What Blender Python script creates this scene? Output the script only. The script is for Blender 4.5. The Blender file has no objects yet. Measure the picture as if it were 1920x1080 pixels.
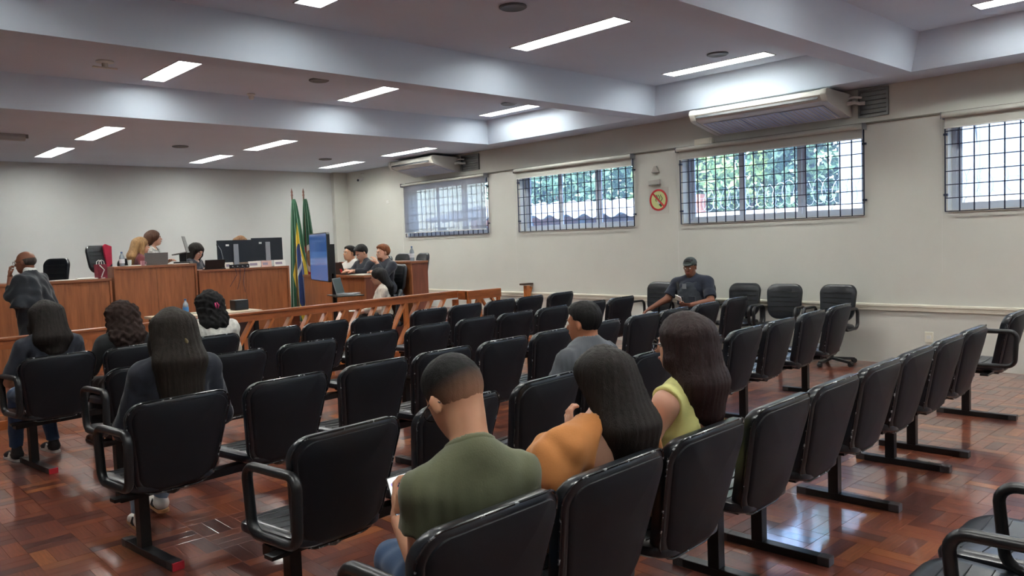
import bpy, bmesh, math, random
import numpy as np
from mathutils import Vector, Matrix

# ------------------------------------------------------------------ camera, world, sun, exposure
scene = bpy.context.scene
COL = scene.collection
R = math.radians
F_PX, YAW, PITCH, ROLL, CAM_Z = 1484.65, R(43.05), R(-3.4393), R(-2.0943), 1.62
_fw = Vector((math.sin(YAW) * math.cos(PITCH), math.cos(YAW) * math.cos(PITCH), math.sin(PITCH)))
_r0 = Vector((math.cos(YAW), -math.sin(YAW), 0))
_u0 = _r0.cross(_fw)
_rt = math.cos(ROLL) * _r0 + math.sin(ROLL) * _u0
_up = -math.sin(ROLL) * _r0 + math.cos(ROLL) * _u0
cam_data = bpy.data.cameras.new('camera')
cam_data.sensor_width = 36.0
cam_data.lens = F_PX / 1920 * 36.0
cam_data.clip_end = 200
cam = bpy.data.objects.new('camera', cam_data)
COL.objects.link(cam)
cam.matrix_world = Matrix(((_rt.x, _up.x, -_fw.x, 0), (_rt.y, _up.y, -_fw.y, 0), (_rt.z, _up.z, -_fw.z, CAM_Z), (0, 0, 0, 1)))
scene.camera = cam

world = bpy.data.worlds.new('sky')
scene.world = world
world.use_nodes = True
wn = world.node_tree.nodes
sky = wn.new('ShaderNodeTexSky')
sky.sky_type = 'NISHITA'
sky.sun_disc = False
sky.sun_elevation = R(50)
sky.sun_rotation = R(-80)
world.node_tree.links.new(sky.outputs[0], wn['Background'].inputs[0])
wn['Background'].inputs[1].default_value = 1.0

sun_data = bpy.data.lights.new('sun', 'SUN')
sun_data.energy = 11.0
sun_data.angle = R(0.6)
sun_data.color = (1, 0.96, 0.9)
sun = bpy.data.objects.new('sun', sun_data)
COL.objects.link(sun)
sun.rotation_euler = Vector((0.62, 0.2, -0.75)).to_track_quat('-Z', 'Y').to_euler()

LAMP = 12.0         # emission of the fluorescent panels
scene.view_settings.view_transform = 'Standard'
scene.view_settings.look = 'None'
scene.view_settings.gamma = 1
scene.view_settings.use_curve_mapping = False
scene.view_settings.exposure = 1.14
scene.cycles.use_denoising = True
scene.cycles.max_bounces = 6
scene.cycles.diffuse_bounces = 3
scene.cycles.use_adaptive_sampling = True
scene.cycles.adaptive_threshold = 0.05
scene.cycles.glossy_bounces = 3
scene.cycles.transparent_max_bounces = 10
scene.cycles.sample_clamp_indirect = 6

# ------------------------------------------------------------------ helpers
rnd = random.Random(7)


def S(r, g, b):
    f = lambda c: (c / 255) / 12.92 if c <= 10 else (((c / 255) + 0.055) / 1.055) ** 2.4
    return (f(r), f(g), f(b), 1)


def nd(nt, kind, **kw):
    n = nt.nodes.new(kind)
    for k, v in kw.items():
        if k.startswith('i_'):
            n.inputs[k[2:].replace('_', ' ')].default_value = v
        elif k.startswith('n_'):
            n.inputs[int(k[2:])].default_value = v
        else:
            setattr(n, k, v)
    return n


MATS = {}


def mat(name, col, rough=0.5, metal=0.0, spec=0.5, coat=0.0, noise=None, bump=None, emit=None, sss=0.0, stretch=(1, 1, 1), sheen=0.0, mix2=None):
    """procedural principled material; noise=(scale, amount) varies the colour, bump=(scale, strength) the relief"""
    if name in MATS:
        return MATS[name]
    m = bpy.data.materials.new(name)
    m.use_nodes = True
    nt = m.node_tree
    L = nt.links.new
    b = nt.nodes['Principled BSDF']
    b.inputs['Base Color'].default_value = col
    b.inputs['Roughness'].default_value = rough
    b.inputs['Metallic'].default_value = metal
    b.inputs['Specular IOR Level'].default_value = spec
    b.inputs['Coat Weight'].default_value = coat
    b.inputs['Coat Roughness'].default_value = 0.14
    b.inputs['Sheen Weight'].default_value = sheen
    if sss:
        b.inputs['Subsurface Weight'].default_value = sss
        b.inputs['Subsurface Radius'].default_value = (0.012, 0.005, 0.003)
        b.inputs['Subsurface Scale'].default_value = 1.0
    if emit:
        b.inputs['Emission Color'].default_value = emit[0]
        b.inputs['Emission Strength'].default_value = emit[1]
    tc = mp = None
    if noise or bump:
        tc = nd(nt, 'ShaderNodeTexCoord')
        mp = nd(nt, 'ShaderNodeMapping')
        mp.inputs['Scale'].default_value = stretch
        L(tc.outputs['Object'], mp.inputs['Vector'])
    if noise:
        n = nd(nt, 'ShaderNodeTexNoise', i_Scale=noise[0], i_Detail=5.0, i_Roughness=0.6)
        L(mp.outputs[0], n.inputs['Vector'])
        rp = nd(nt, 'ShaderNodeMapRange', n_1=0.3, n_2=0.7)
        L(n.outputs['Fac'], rp.inputs[0])
        mx = nd(nt, 'ShaderNodeMix', data_type='RGBA')
        a = noise[1]
        mx.inputs[6].default_value = (col[0] * (1 - a), col[1] * (1 - a), col[2] * (1 - a), 1)
        mx.inputs[7].default_value = mix2 or (min(1, col[0] * (1 + a)), min(1, col[1] * (1 + a)), min(1, col[2] * (1 + a)), 1)
        L(rp.outputs[0], mx.inputs[0])
        L(mx.outputs[2], b.inputs['Base Color'])
    if bump:
        n = nd(nt, 'ShaderNodeTexNoise', i_Scale=bump[0], i_Detail=4.0)
        L(mp.outputs[0], n.inputs['Vector'])
        bp = nd(nt, 'ShaderNodeBump', i_Strength=bump[1], i_Distance=0.01)
        L(n.outputs['Fac'], bp.inputs['Height'])
        L(bp.outputs[0], b.inputs['Normal'])
    MATS[name] = m
    return m


def box_geo(x0, y0, z0, x1, y1, z1):
    v = [(x0, y0, z0), (x1, y0, z0), (x1, y1, z0), (x0, y1, z0), (x0, y0, z1), (x1, y0, z1), (x1, y1, z1), (x0, y1, z1)]
    f = [(0, 3, 2, 1), (4, 5, 6, 7), (0, 1, 5, 4), (1, 2, 6, 5), (2, 3, 7, 6), (3, 0, 4, 7)]
    return v, f


class MB:
    """collects shapes for ONE mesh object"""

    def __init__(self):
        self.v, self.f = [], []

    def add(self, v, f):
        o = len(self.v)
        self.v += [tuple(q) for q in v]
        self.f += [tuple(i + o for i in q) for q in f]
        return self

    def box(self, x0, y0, z0, x1, y1, z1):
        return self.add(*box_geo(min(x0, x1), min(y0, y1), min(z0, z1), max(x0, x1), max(y0, y1), max(z0, z1)))

    def beam(self, a, b, w, h, up=(0, 0, 1)):
        a, b = Vector(a), Vector(b)
        d = (b - a).normalized()
        s = d.cross(Vector(up))
        if s.length < 1e-4:
            s = d.cross(Vector((1, 0, 0)))
        s.normalize()
        t = s.cross(d)
        v = []
        for q in (a, b):
            for i, j in ((-1, -1), (1, -1), (1, 1), (-1, 1)):
                v.append(q + s * i * w / 2 + t * j * h / 2)
        return self.add(v, [(0, 1, 2, 3), (7, 6, 5, 4), (0, 4, 5, 1), (1, 5, 6, 2), (2, 6, 7, 3), (3, 7, 4, 0)])

    def tube(self, pts, r, n=8, closed=False, flat=1.0):
        pts = [Vector(p) for p in pts]
        k = len(pts)
        rr = r if isinstance(r, (list, tuple)) else [r] * k
        t0 = (pts[1] - pts[0]).normalized()
        s = t0.cross(Vector((0, 0, 1)))
        if s.length < 1e-3:
            s = t0.cross(Vector((1, 0, 0)))
        s.normalize()
        v = []
        for i, q in enumerate(pts):
            if closed:
                t = (pts[(i + 1) % k] - pts[i - 1]).normalized()
            else:
                t = (pts[min(i + 1, k - 1)] - pts[max(i - 1, 0)]).normalized()
            s = (s - t * s.dot(t))
            s.normalize()
            w = t.cross(s)
            for j in range(n):
                a = 2 * math.pi * j / n
                v.append(q + s * math.cos(a) * rr[i] * flat + w * math.sin(a) * rr[i])
        f = []
        for i in range(k if closed else k - 1):
            a, b = i * n, ((i + 1) % k) * n
            for j in range(n):
                f.append((a + j, a + (j + 1) % n, b + (j + 1) % n, b + j))
        if not closed:
            f.append(tuple(range(n - 1, -1, -1)))
            f.append(tuple((k - 1) * n + j for j in range(n)))
        return self.add(v, f)

    def prism(self, poly, axis, a, b):
        """poly: 2-D outline; extruded along axis from a to b"""
        n = len(poly)
        put = {'x': lambda p, t: (t, p[0], p[1]), 'y': lambda p, t: (p[0], t, p[1]), 'z': lambda p, t: (p[0], p[1], t)}[axis]
        v = [put(p, a) for p in poly] + [put(p, b) for p in poly]
        f = [tuple(range(n)), tuple(range(2 * n - 1, n - 1, -1))]
        f += [(i, n + i, n + (i + 1) % n, (i + 1) % n) for i in range(n)]
        return self.add(v, f)

    def lathe(self, prof, n=16, c=(0, 0, 0)):
        v = []
        for r_, z in prof:
            for j in range(n):
                a = 2 * math.pi * j / n
                v.append((c[0] + r_ * math.cos(a), c[1] + r_ * math.sin(a), c[2] + z))
        f = []
        for i in range(len(prof) - 1):
            for j in range(n):
                f.append((i * n + j, i * n + (j + 1) % n, (i + 1) * n + (j + 1) % n, (i + 1) * n + j))
        f.append(tuple(range(n - 1, -1, -1)))
        f.append(tuple((len(prof) - 1) * n + j for j in range(n)))
        return self.add(v, f)

    def sphere(self, c, r, n=12, m=8):
        rx, ry, rz = r if isinstance(r, (tuple, list)) else (r, r, r)
        prof = []
        v = []
        for i in range(m + 1):
            t = math.pi * i / m
            for j in range(n):
                a = 2 * math.pi * j / n
                v.append((c[0] + rx * math.sin(t) * math.cos(a), c[1] + ry * math.sin(t) * math.sin(a), c[2] - rz * math.cos(t)))
        f = []
        for i in range(m):
            for j in range(n):
                f.append((i * n + j, i * n + (j + 1) % n, (i + 1) * n + (j + 1) % n, (i + 1) * n + j))
        return self.add(v, f)

    def mesh(self, name, m=None, smooth=False, bevel=0.0):
        me = bpy.data.meshes.new(name)
        me.from_pydata(self.v, [], self.f)
        bm = bmesh.new()
        bm.from_mesh(me)
        if bevel:
            es = [e for e in bm.edges if len(e.link_faces) == 2 and e.calc_face_angle(0) > 0.5]
            bmesh.ops.bevel(bm, geom=es, offset=bevel, segments=2, affect='EDGES', profile=0.7)
        bmesh.ops.remove_doubles(bm, verts=bm.verts, dist=1e-6)
        bmesh.ops.recalc_face_normals(bm, faces=bm.faces)
        bm.to_mesh(me)
        bm.free()
        if smooth:
            me.shade_smooth()
            if smooth != 'all':
                me.set_sharp_from_angle(angle=R(40))
        if m:
            me.materials.append(m)
        return me

    def build(self, name, m, parent=None, smooth=False, bevel=0.0, **kw):
        return obj(name, self.mesh(name, m, smooth, bevel), parent, **kw)


def obj(name, me, parent=None, loc=None, rot=None, **kw):
    o = bpy.data.objects.new(name, me)
    COL.objects.link(o)
    if parent:
        o.parent = parent
    if loc:
        o.location = loc
    if rot:
        o.rotation_euler = rot
    for k, v in kw.items():
        o[k] = v
    return o


def thing(name, label, cat, loc=(0, 0, 0), rz=0.0, group=None):
    o = bpy.data.objects.new(name, None)
    COL.objects.link(o)
    o.location = loc
    o.rotation_euler = (0, 0, rz)
    o.empty_display_size = 0.1
    o['label'] = label
    o['category'] = cat
    if group:
        o['group'] = group
    return o


def tag(o, label, cat, group=None):
    o['label'] = label
    o['category'] = cat
    if group:
        o['group'] = group
    return o


def struct(name, label=None):
    o = bpy.data.objects.new(name, None)
    COL.objects.link(o)
    o['kind'] = 'structure'
    if label:
        o['label'] = label
    return o


def arc(c, r, a0, a1, n):
    return [(c[0] + r * math.cos(a0 + (a1 - a0) * i / n), c[1] + r * math.sin(a0 + (a1 - a0) * i / n)) for i in range(n + 1)]


def rrect(w0, w1, z0, z1, r0, r1, n=5):
    """rounded outline, half width w0 at the bottom z0 and w1 at the top z1"""
    p = arc((w0 - r0, z0 + r0), r0, -math.pi / 2, 0, n) + arc((w1 - r1, z1 - r1), r1, 0, math.pi / 2, n)
    return p + [(-x, z) for x, z in reversed(p)]


# ------------------------------------------------------------------ materials
M_wall = mat('wall_paint', S(214, 214, 206), 0.7, noise=(1.3, 0.03), bump=(60, 0.04))
M_wall2 = mat('wall_paint_back', S(208, 210, 208), 0.7, noise=(1.3, 0.03), bump=(60, 0.04))
M_ceil = mat('ceiling_paint', S(214, 227, 243), 0.75, noise=(0.8, 0.03), bump=(50, 0.03))
M_trim = mat('trim_paint', S(232, 228, 212), 0.45)
M_wood = mat('bench_wood', S(152, 92, 56), 0.38, noise=(3.2, 0.30), bump=(9, 0.03), stretch=(9, 9, 0.7), coat=0.15)
M_woodtop = mat('bench_top_wood', S(140, 86, 56), 0.35, noise=(3.2, 0.28), stretch=(0.7, 9, 9), coat=0.2)
M_wood_red = mat('desk_wood', S(122, 66, 46), 0.38, noise=(3.2, 0.28), stretch=(9, 9, 0.7), coat=0.15)
M_rail = mat('rail_wood', S(158, 88, 46), 0.35, noise=(4, 0.25), stretch=(1, 6, 6), coat=0.2)
M_slat = mat('slat_wood', S(186, 110, 56), 0.38, noise=(4, 0.25), stretch=(3, 3, 1), coat=0.2)
M_vinyl = mat('black_vinyl', S(20, 24, 31), 0.34, spec=0.5, coat=0.25, noise=(3, 0.15), bump=(220, 0.05))
M_shell = mat('black_back_panel', S(15, 18, 25), 0.55, spec=0.35, bump=(400, 0.06))
M_plastic = mat('black_plastic', S(26, 27, 29), 0.34)
M_blackmetal = mat('black_painted_steel', S(20, 20, 22), 0.35, metal=0.2)
M_red = mat('red_plastic_cap', S(170, 30, 45), 0.4)
M_white = mat('white_plastic', S(225, 225, 220), 0.4)
M_ac = mat('air_conditioner_plastic', S(206, 205, 198), 0.35)
M_grille_ac = mat('intake_grille_plastic', S(196, 206, 232), 0.16, spec=0.8)  # bluish tint puts the window's reflection into the colour
M_alu = mat('white_aluminium', S(205, 212, 224), 0.4)
M_iron = mat('painted_iron', S(30, 38, 62), 0.45)
M_steel = mat('grey_steel', S(135, 137, 136), 0.4, metal=0.6, noise=(4, 0.15))
M_paper = mat('paper', S(235, 234, 228), 0.8)
M_dark = mat('dark_recess', S(30, 34, 44), 0.6)
M_lapgrey = mat('laptop_grey', S(120, 118, 116), 0.4, metal=0.3)
M_lapblack = mat('laptop_black', S(24, 24, 27), 0.4)
M_monitor = mat('monitor_back', S(28, 34, 42), 0.4)
M_silver = mat('silver_plastic', S(150, 153, 158), 0.35, metal=0.4)
# ------------------------------------------------------------------ room shell
W, D = 9.67, 15.82            # window wall plane, far wall plane
X0, Y0 = -3.2, -7.3           # walls behind the camera
ZB, ZR = 3.28, 3.66           # beam underside / far ceiling, coffer ceiling
WIN = [(10.91, 13.44), (7.55, 10.06), (4.08, 6.67), (0.55, 3.15), (-2.95, -0.38), (-6.4, -3.85)]  # last two are out of view, added to brighten the foreground
WZ0, WZ1 = 1.775, 2.80
TH = 0.22

wr = struct('wall_right')
mb = MB()
mb.box(W, Y0, -0.3, W + TH, D + TH, WZ0)
mb.box(W, Y0, WZ1, W + TH, D + TH, 4.0)
edges = [D + TH]
for a, b in WIN:
    edges += [b, a]
edges.append(Y0)
for i in range(0, len(edges), 2):
    mb.box(W, edges[i + 1], WZ0, W + TH, edges[i], WZ1)
mb.build('wall_surface', M_wall, wr)
MB().box(X0, D, -0.3, W, D + TH, 4.0).build('wall_back', M_wall2, kind='structure')
MB().box(X0 - TH, Y0, -0.3, X0, D + TH, 4.0).build('wall_left', M_wall2, kind='structure')
MB().box(X0 - TH, Y0 - TH, -0.3, W + TH, Y0, 4.0).build('wall_front', M_wall2, kind='structure')
# plaster column in the far corner
MB().box(W - 0.34, D - 0.12, 0, W, D, ZB).build('trim_3', M_wall, kind='structure')
# dado rails
mb = MB()
mb.prism([(W, 0.625), (W - 0.012, 0.625), (W - 0.03, 0.632), (W - 0.03, 0.672), (W - 0.042, 0.68), (W - 0.042, 0.70), (W - 0.02, 0.708), (W, 0.708)], 'y', Y0, D - 0.12)
mb.build('trim_1', M_trim, kind='structure')
MB().box(X0, D - 0.02, 0.6, W - 0.34, D, 0.68).build('trim_2', M_trim, kind='structure')

LIGHTS = [(3.40, 11.80, ZB, 'ceiling light over the robed person, in the ceiling before the central bench'),
          (3.42, 14.22, ZB, 'ceiling light nearest the far wall, above the left bench'),
          (5.97, 11.96, ZB, 'ceiling light above the clerk bench with monitors'),
          (5.93, 14.20, ZB, 'ceiling light by the far wall behind the monitors'),
          (8.55, 11.77, ZB, 'ceiling light just beside the far air conditioner'),
          (8.62, 14.20, ZB, 'ceiling light in the far corner above the flags'),
          (3.45, 9.07, ZR, 'leftmost light in the middle ceiling coffer'),
          (6.05, 9.07, ZR, 'central light in the middle ceiling coffer'),
          (8.66, 9.07, ZR, 'light in the middle ceiling coffer by the window wall'),
          (3.45, 5.38, ZR, 'light cut by the top edge of the photo, in the nearer coffer'),
          (6.01, 5.48, ZR, 'large bright light in the nearer coffer, beside the big round speaker'),
          (8.56, 5.38, ZR, 'long light in the nearer coffer above the near air conditioner'),
          (8.48, 1.80, ZR, 'light in the top corner above the barred window nearest the viewer'),
          (6.0, 1.80, ZR, 'unseen middle light added in the coffer overhead'),  # out of view, added with the next one to light the room
          (3.45, 1.80, ZR, 'unseen light added in the coffer overhead nearest the camera')]
LIGHTS += [(x, y, ZR, 'unseen fluorescent light added in the ceiling behind or left of the viewer') for y in (-5.2, -1.65, 1.80, 5.38, 9.07) for x in (0.85, 3.45, 6.0, 8.5) if y < 0 or x < 1]  # unseen extra lights, added to fill the dark foreground
LA, LB = 0.125, 0.71          # half size of a recessed light


# ceiling with coffers between beams, opened where the lights are recessed
bays = [(Y0, -3.55), (-3.26, -0.1), (0.19, 3.34), (3.63, 6.75), (7.04, 10.25)]
xa, xb, ins = X0 + 0.4, W - 0.525, 0.13
v, f = [], []


def quad(a, b, c, d):
    o = len(v)
    v.extend((a, b, c, d))
    f.append((o, o + 1, o + 2, o + 3))


def plate(x0, x1, y0, y1, z):
    hs = [(l[0] - LA, l[0] + LA, l[1] - LB, l[1] + LB) for l in LIGHTS if abs(l[2] - z) < 0.01 and x0 < l[0] < x1 and y0 < l[1] < y1]
    xs = sorted({x0, x1, *[h[0] for h in hs], *[h[1] for h in hs]})
    ys = sorted({y0, y1, *[h[2] for h in hs], *[h[3] for h in hs]})
    for i in range(len(xs) - 1):
        for j in range(len(ys) - 1):
            cx, cy = (xs[i] + xs[i + 1]) / 2, (ys[j] + ys[j + 1]) / 2
            if not any(h[0] < cx < h[1] and h[2] < cy < h[3] for h in hs):
                quad((xs[i], ys[j], z), (xs[i + 1], ys[j], z), (xs[i + 1], ys[j + 1], z), (xs[i], ys[j + 1], z))


plate(X0, W, 10.25, D, ZB)
quad((X0, Y0, ZB), (xa, Y0, ZB), (xa, 10.25, ZB), (X0, 10.25, ZB))
quad((xb, Y0, ZB), (W, Y0, ZB), (W, 10.25, ZB), (xb, 10.25, ZB))
for a, b in ((-3.55, -3.26), (-0.1, 0.19), (3.34, 3.63), (6.75, 7.04)):
    quad((xa, a, ZB), (xb, a, ZB), (xb, b, ZB), (xa, b, ZB))
for a, b in bays:
    lo = [(xa, a, ZB), (xb, a, ZB), (xb, b, ZB), (xa, b, ZB)]
    hi = [(xa + ins, a + ins, ZR), (xb - ins, a + ins, ZR), (xb - ins, b - ins, ZR), (xa + ins, b - ins, ZR)]
    for i in range(4):
        j = (i + 1) % 4
        quad(lo[i], lo[j], hi[j], hi[i])
    plate(hi[0][0], hi[1][0], hi[0][1], hi[2][1], ZR)
mb = MB()
mb.add(v, f)
ceil = mb.build('ceiling', M_ceil, kind='structure')
MB().box(X0 - TH, Y0 - TH, 4.0, W + TH + 0.35, D + TH, 4.15).build('light_block_slab', M_ceil, kind='structure')  # unseen slab above the ceiling, added to block sun and sky

# parquet: basket weave of short planks
fl = struct('floor')
MB().box(X0, Y0, -0.3, W, D, -0.006).build('subfloor', mat('subfloor_dark', S(96, 48, 32), 0.4), fl)


def plank_material(name, per_object):
    m = bpy.data.materials.new(name)
    m.use_nodes = True
    nt = m.node_tree
    L = nt.links.new
    b = nt.nodes['Principled BSDF']
    if per_object:
        src = nd(nt, 'ShaderNodeObjectInfo').outputs['Random']
    else:
        src = nd(nt, 'ShaderNodeAttribute', attribute_name='tint').outputs['Fac']
    cr = nd(nt, 'ShaderNodeValToRGB')
    e = cr.color_ramp.elements
    e[0].position, e[0].color = 0.0, S(90, 50, 44)
    e[1].position, e[1].color = 1.0, S(176, 106, 60)
    for pos, c in ((0.2, S(106, 56, 46)), (0.45, S(130, 70, 50)), (0.7, S(144, 78, 50)), (0.85, S(116, 60, 47))):
        q = e.new(pos)
        q.color = c
    L(src, cr.inputs[0])
    tc = nd(nt, 'ShaderNodeTexCoord')
    mp = nd(nt, 'ShaderNodeMapping')
    mp.inputs['Scale'].default_value = (3, 40, 1) if per_object else (9, 9, 1)
    L(tc.outputs['Object'], mp.inputs[0])
    nz = nd(nt, 'ShaderNodeTexNoise', i_Scale=2.0, i_Detail=4.0)
    L(mp.outputs[0], nz.inputs[0])
    mr = nd(nt, 'ShaderNodeMapRange', n_1=0.3, n_2=0.7, n_3=0.72, n_4=1.2)
    L(nz.outputs[0], mr.inputs[0])
    mx = nd(nt, 'ShaderNodeVectorMath', operation='SCALE')
    L(cr.outputs[0], mx.inputs[0])
    L(mr.outputs[0], mx.inputs['Scale'])
    L(mx.outputs[0], b.inputs['Base Color'])
    b.inputs['Roughness'].default_value = 0.32
    b.inputs['Coat Weight'].default_value = 1.0
    b.inputs['Coat IOR'].default_value = 1.65
    b.inputs['Coat Roughness'].default_value = 0.09
    geo = nd(nt, 'ShaderNodeNewGeometry')
    n2 = nd(nt, 'ShaderNodeTexNoise', i_Scale=5.0, i_Detail=3.0)
    L(geo.outputs['Position'], n2.inputs[0])
    bp = nd(nt, 'ShaderNodeBump', i_Strength=0.12, i_Distance=0.01)
    L(n2.outputs[0], bp.inputs['Height'])
    L(bp.outputs[0], b.inputs['Coat Normal'])
    return m


PL, PW = 0.255, 0.085
M_plank, M_plankf = plank_material('parquet_plank', True), plank_material('parquet_field', False)
plank_mesh = MB().box(-PL / 2 + 0.0006, -PW / 2 + 0.0006, -0.006, PL / 2 - 0.0006, PW / 2 - 0.0006, 0).mesh('plank', M_plank, bevel=0.0008)
cells = []
inv = cam.matrix_world.inverted()
FX, FY = -0.6, -0.9
for i in range(int((W - FX) / PL)):
    for j in range(int((D - FY) / PL)):
        for k in range(3):
            cx, cy = FX + (i + 0.5) * PL, FY + (j + 0.5) * PL
            o = (k - 1) * PW
            if (i + j) % 2:
                cells.append((cx, cy + o, 0.0))
            else:
                cells.append((cx + o, cy, math.pi / 2))


def in_view(c):
    q = inv @ Vector((c[0], c[1], 0))
    if q.z > -0.5:
        return None
    u, w_ = F_PX * q.x / -q.z, F_PX * q.y / -q.z
    return (u, w_, -q.z) if abs(u) < 1000 and abs(w_) < 570 else None


# the open stretches of floor that the photo shows clear of chairs
near = []
for c in cells:
    q = in_view(c)
    if q is None:
        continue
    px, py = 960 + q[0], 540 - q[1]
    clear = (px < 330 and py > 850) or (330 < px < 780 and py > 890) or (1440 < px < 1760 and py > 850) or (px > 1640 and 780 < py < 900)
    near.append((0 if clear else 1, q[2], c))
near.sort(key=lambda t: (t[0], t[1]))
single = set(id(t[2]) for t in near[:300])
mbv, mbf, tint = [], [], []
for c in cells:
    a = rnd.uniform(-0.0005, 0.0)
    if id(c) in single:
        obj('plank', plank_mesh, fl, loc=(c[0], c[1], a), rot=(0, 0, c[2]))
    else:
        hx, hy = (PL / 2 - 0.0009, PW / 2 - 0.0009) if c[2] == 0 else (PW / 2 - 0.0009, PL / 2 - 0.0009)
        o = len(mbv)
        vv, ff = box_geo(c[0] - hx, c[1] - hy, -0.006, c[0] + hx, c[1] + hy, a)
        mbv += vv
        mbf += [tuple(i + o for i in q) for q in ff[1:]]
        tint += [rnd.random()] * 5
me = bpy.data.meshes.new('plank_field')
me.from_pydata(mbv, [], mbf)
at_ = me.attributes.new('tint', 'FLOAT', 'FACE')
at_.data.foreach_set('value', tint)
me.materials.append(M_plankf)
obj('plank_field', me, fl, kind='stuff')

# ------------------------------------------------------------------ ceiling lights, speakers, fittings
M_lamp = mat('lamp_diffuser', (1, 1, 1, 1), 0.5, emit=((0.97, 0.99, 0.94, 1), LAMP))
M_tube = mat('lamp_tube', (1, 1, 1, 1), 0.5, emit=((0.98, 1.0, 0.96, 1), LAMP * 1.3))
M_refl = mat('lamp_reflector', S(240, 240, 236), 0.4)
M_lframe = mat('lamp_frame', S(120, 122, 128), 0.4)


def ceiling_light(x, y, z, label):
    t = thing('ceiling_light', label, 'ceiling light', (x, y, z), 0, 'recessed fluorescent panels')
    a, b, dp = LA, LB, 0.075
    mb = MB()
    for s in (-1, 1):
        mb.box(s * (a + 0.008), -b - 0.008, -0.005, s * (a - 0.004), b + 0.008, 0.002)
        mb.box(-a + 0.004, s * (b - 0.004), -0.005, a - 0.004, s * (b + 0.008), 0.002)
    mb.build('frame', M_lframe, t)
    mb = MB()
    for s in (-1, 1):
        mb.box(s * a, -b, 0.003, s * (a + 0.004), b, dp)
        mb.box(-a, s * b, 0.003, a, s * (b + 0.004), dp)
    mb.build('reflector', M_refl, t)
    MB().box(-a, -b, dp, a, b, dp + 0.004).build('diffuser', M_lamp, t)
    for s in (-1, 1):
        MB().tube([(s * 0.055, -b + 0.06, dp - 0.022), (s * 0.055, b - 0.06, dp - 0.022)], 0.012, 8).build('tube', M_tube, t, smooth=True)


for a in LIGHTS:
    ceiling_light(*a)


M_spk = mat('speaker_grey', S(96, 100, 108), 0.5)
for x, y, z, label in ((4.89, 5.09, ZR, 'round dark ceiling speaker at the top edge between two lights'),
                       (8.05, 5.04, ZR, 'round ceiling speaker beside the long light over the near air conditioner'),
                       (5.04, 8.71, ZR, 'flat dark ceiling speaker in the middle coffer near the central light'),
                       (8.2, 8.7, ZR, 'small dark ceiling speaker in the middle coffer by the window wall'),
                       (4.81, 12.63, ZB, 'dark oval ceiling speaker above the central bench'),
                       (7.77, 13.34, ZB, 'dark ceiling speaker above the flags')):
    t = thing('ceiling_speaker', label, 'speaker', (x, y, z), 0, 'round ceiling speakers')
    MB().lathe([(0.085, 0.0), (0.12, 0.0), (0.122, -0.01), (0.108, -0.018), (0.088, -0.012)], 28).build('rim', M_spk, t, smooth=True)
    MB().lathe([(0.0005, -0.004), (0.087, -0.004), (0.087, -0.010), (0.05, -0.007), (0.0005, -0.007)], 28).build('cone', M_dark, t, smooth=True)

t = thing('smoke_detector', 'small pale smoke detector hanging in the middle coffer', 'detector', (4.75, 9.95, ZR))
MB().lathe([(0.05, 0), (0.055, -0.015), (0.035, -0.03), (0.034, -0.06), (0.02, -0.075)], 18).build('body', M_white, t, smooth=True)
t = thing('ceiling_mount', 'pale projector bracket on the ceiling over the left side', 'bracket', (2.72, 9.07, ZR))
MB().lathe([(0.09, 0), (0.09, -0.012), (0.03, -0.02), (0.03, -0.06), (0.0005, -0.06)], 18).build('plate', M_white, t, smooth=True)
MB().box(-0.12, -0.02, -0.075, 0.12, 0.02, -0.06).build('arm', M_white, t, bevel=0.004)
t = thing('screen_housing', 'long grey projection screen case on the ceiling at the left', 'screen case', (2.2, 12.3, ZB))
MB().prism([(-0.05, 0), (0.05, 0), (0.06, -0.04), (0.04, -0.085), (-0.04, -0.085), (-0.06, -0.04)], 'x', -0.75, 0.42).build('case', mat('case_grey', S(170, 170, 170), 0.5), t, bevel=0.004)
MB().box(0.42, -0.02, -0.05, 0.46, 0.02, 0).build('end_bracket', M_lframe, t)

# ------------------------------------------------------------------ windows, grilles, blinds
M_glass = bpy.data.materials.new('window_glass')
M_glass.use_nodes = True
nt = M_glass.node_tree
nt.nodes.remove(nt.nodes['Principled BSDF'])
tr, gl, lw, mx = nd(nt, 'ShaderNodeBsdfTransparent'), nd(nt, 'ShaderNodeBsdfGlossy', i_Roughness=0.02), nd(nt, 'ShaderNodeLayerWeight', i_Blend=0.5), nd(nt, 'ShaderNodeMixShader')
pw = nd(nt, 'ShaderNodeMath', operation='POWER', n_1=4.0)
glare_veil, mx2 = nd(nt, 'ShaderNodeBsdfTranslucent'), nd(nt, 'ShaderNodeMixShader', n_0=0.07)  # pale blue translucent veil imitates overexposed haze in the panes
glare_veil.inputs[0].default_value = (0.75, 0.86, 1.0, 1)
tr.inputs[0].default_value = (0.93, 0.97, 1.0, 1)
for a, b in ((lw.outputs['Facing'], pw.inputs[0]), (pw.outputs[0], mx.inputs[0]), (tr.outputs[0], mx2.inputs[1]), (glare_veil.outputs[0], mx2.inputs[2]), (mx2.outputs[0], mx.inputs[1]), (gl.outputs[0], mx.inputs[2]), (mx.outputs[0], nt.nodes['Material Output'].inputs[0])):
    nt.links.new(a, b)

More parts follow.
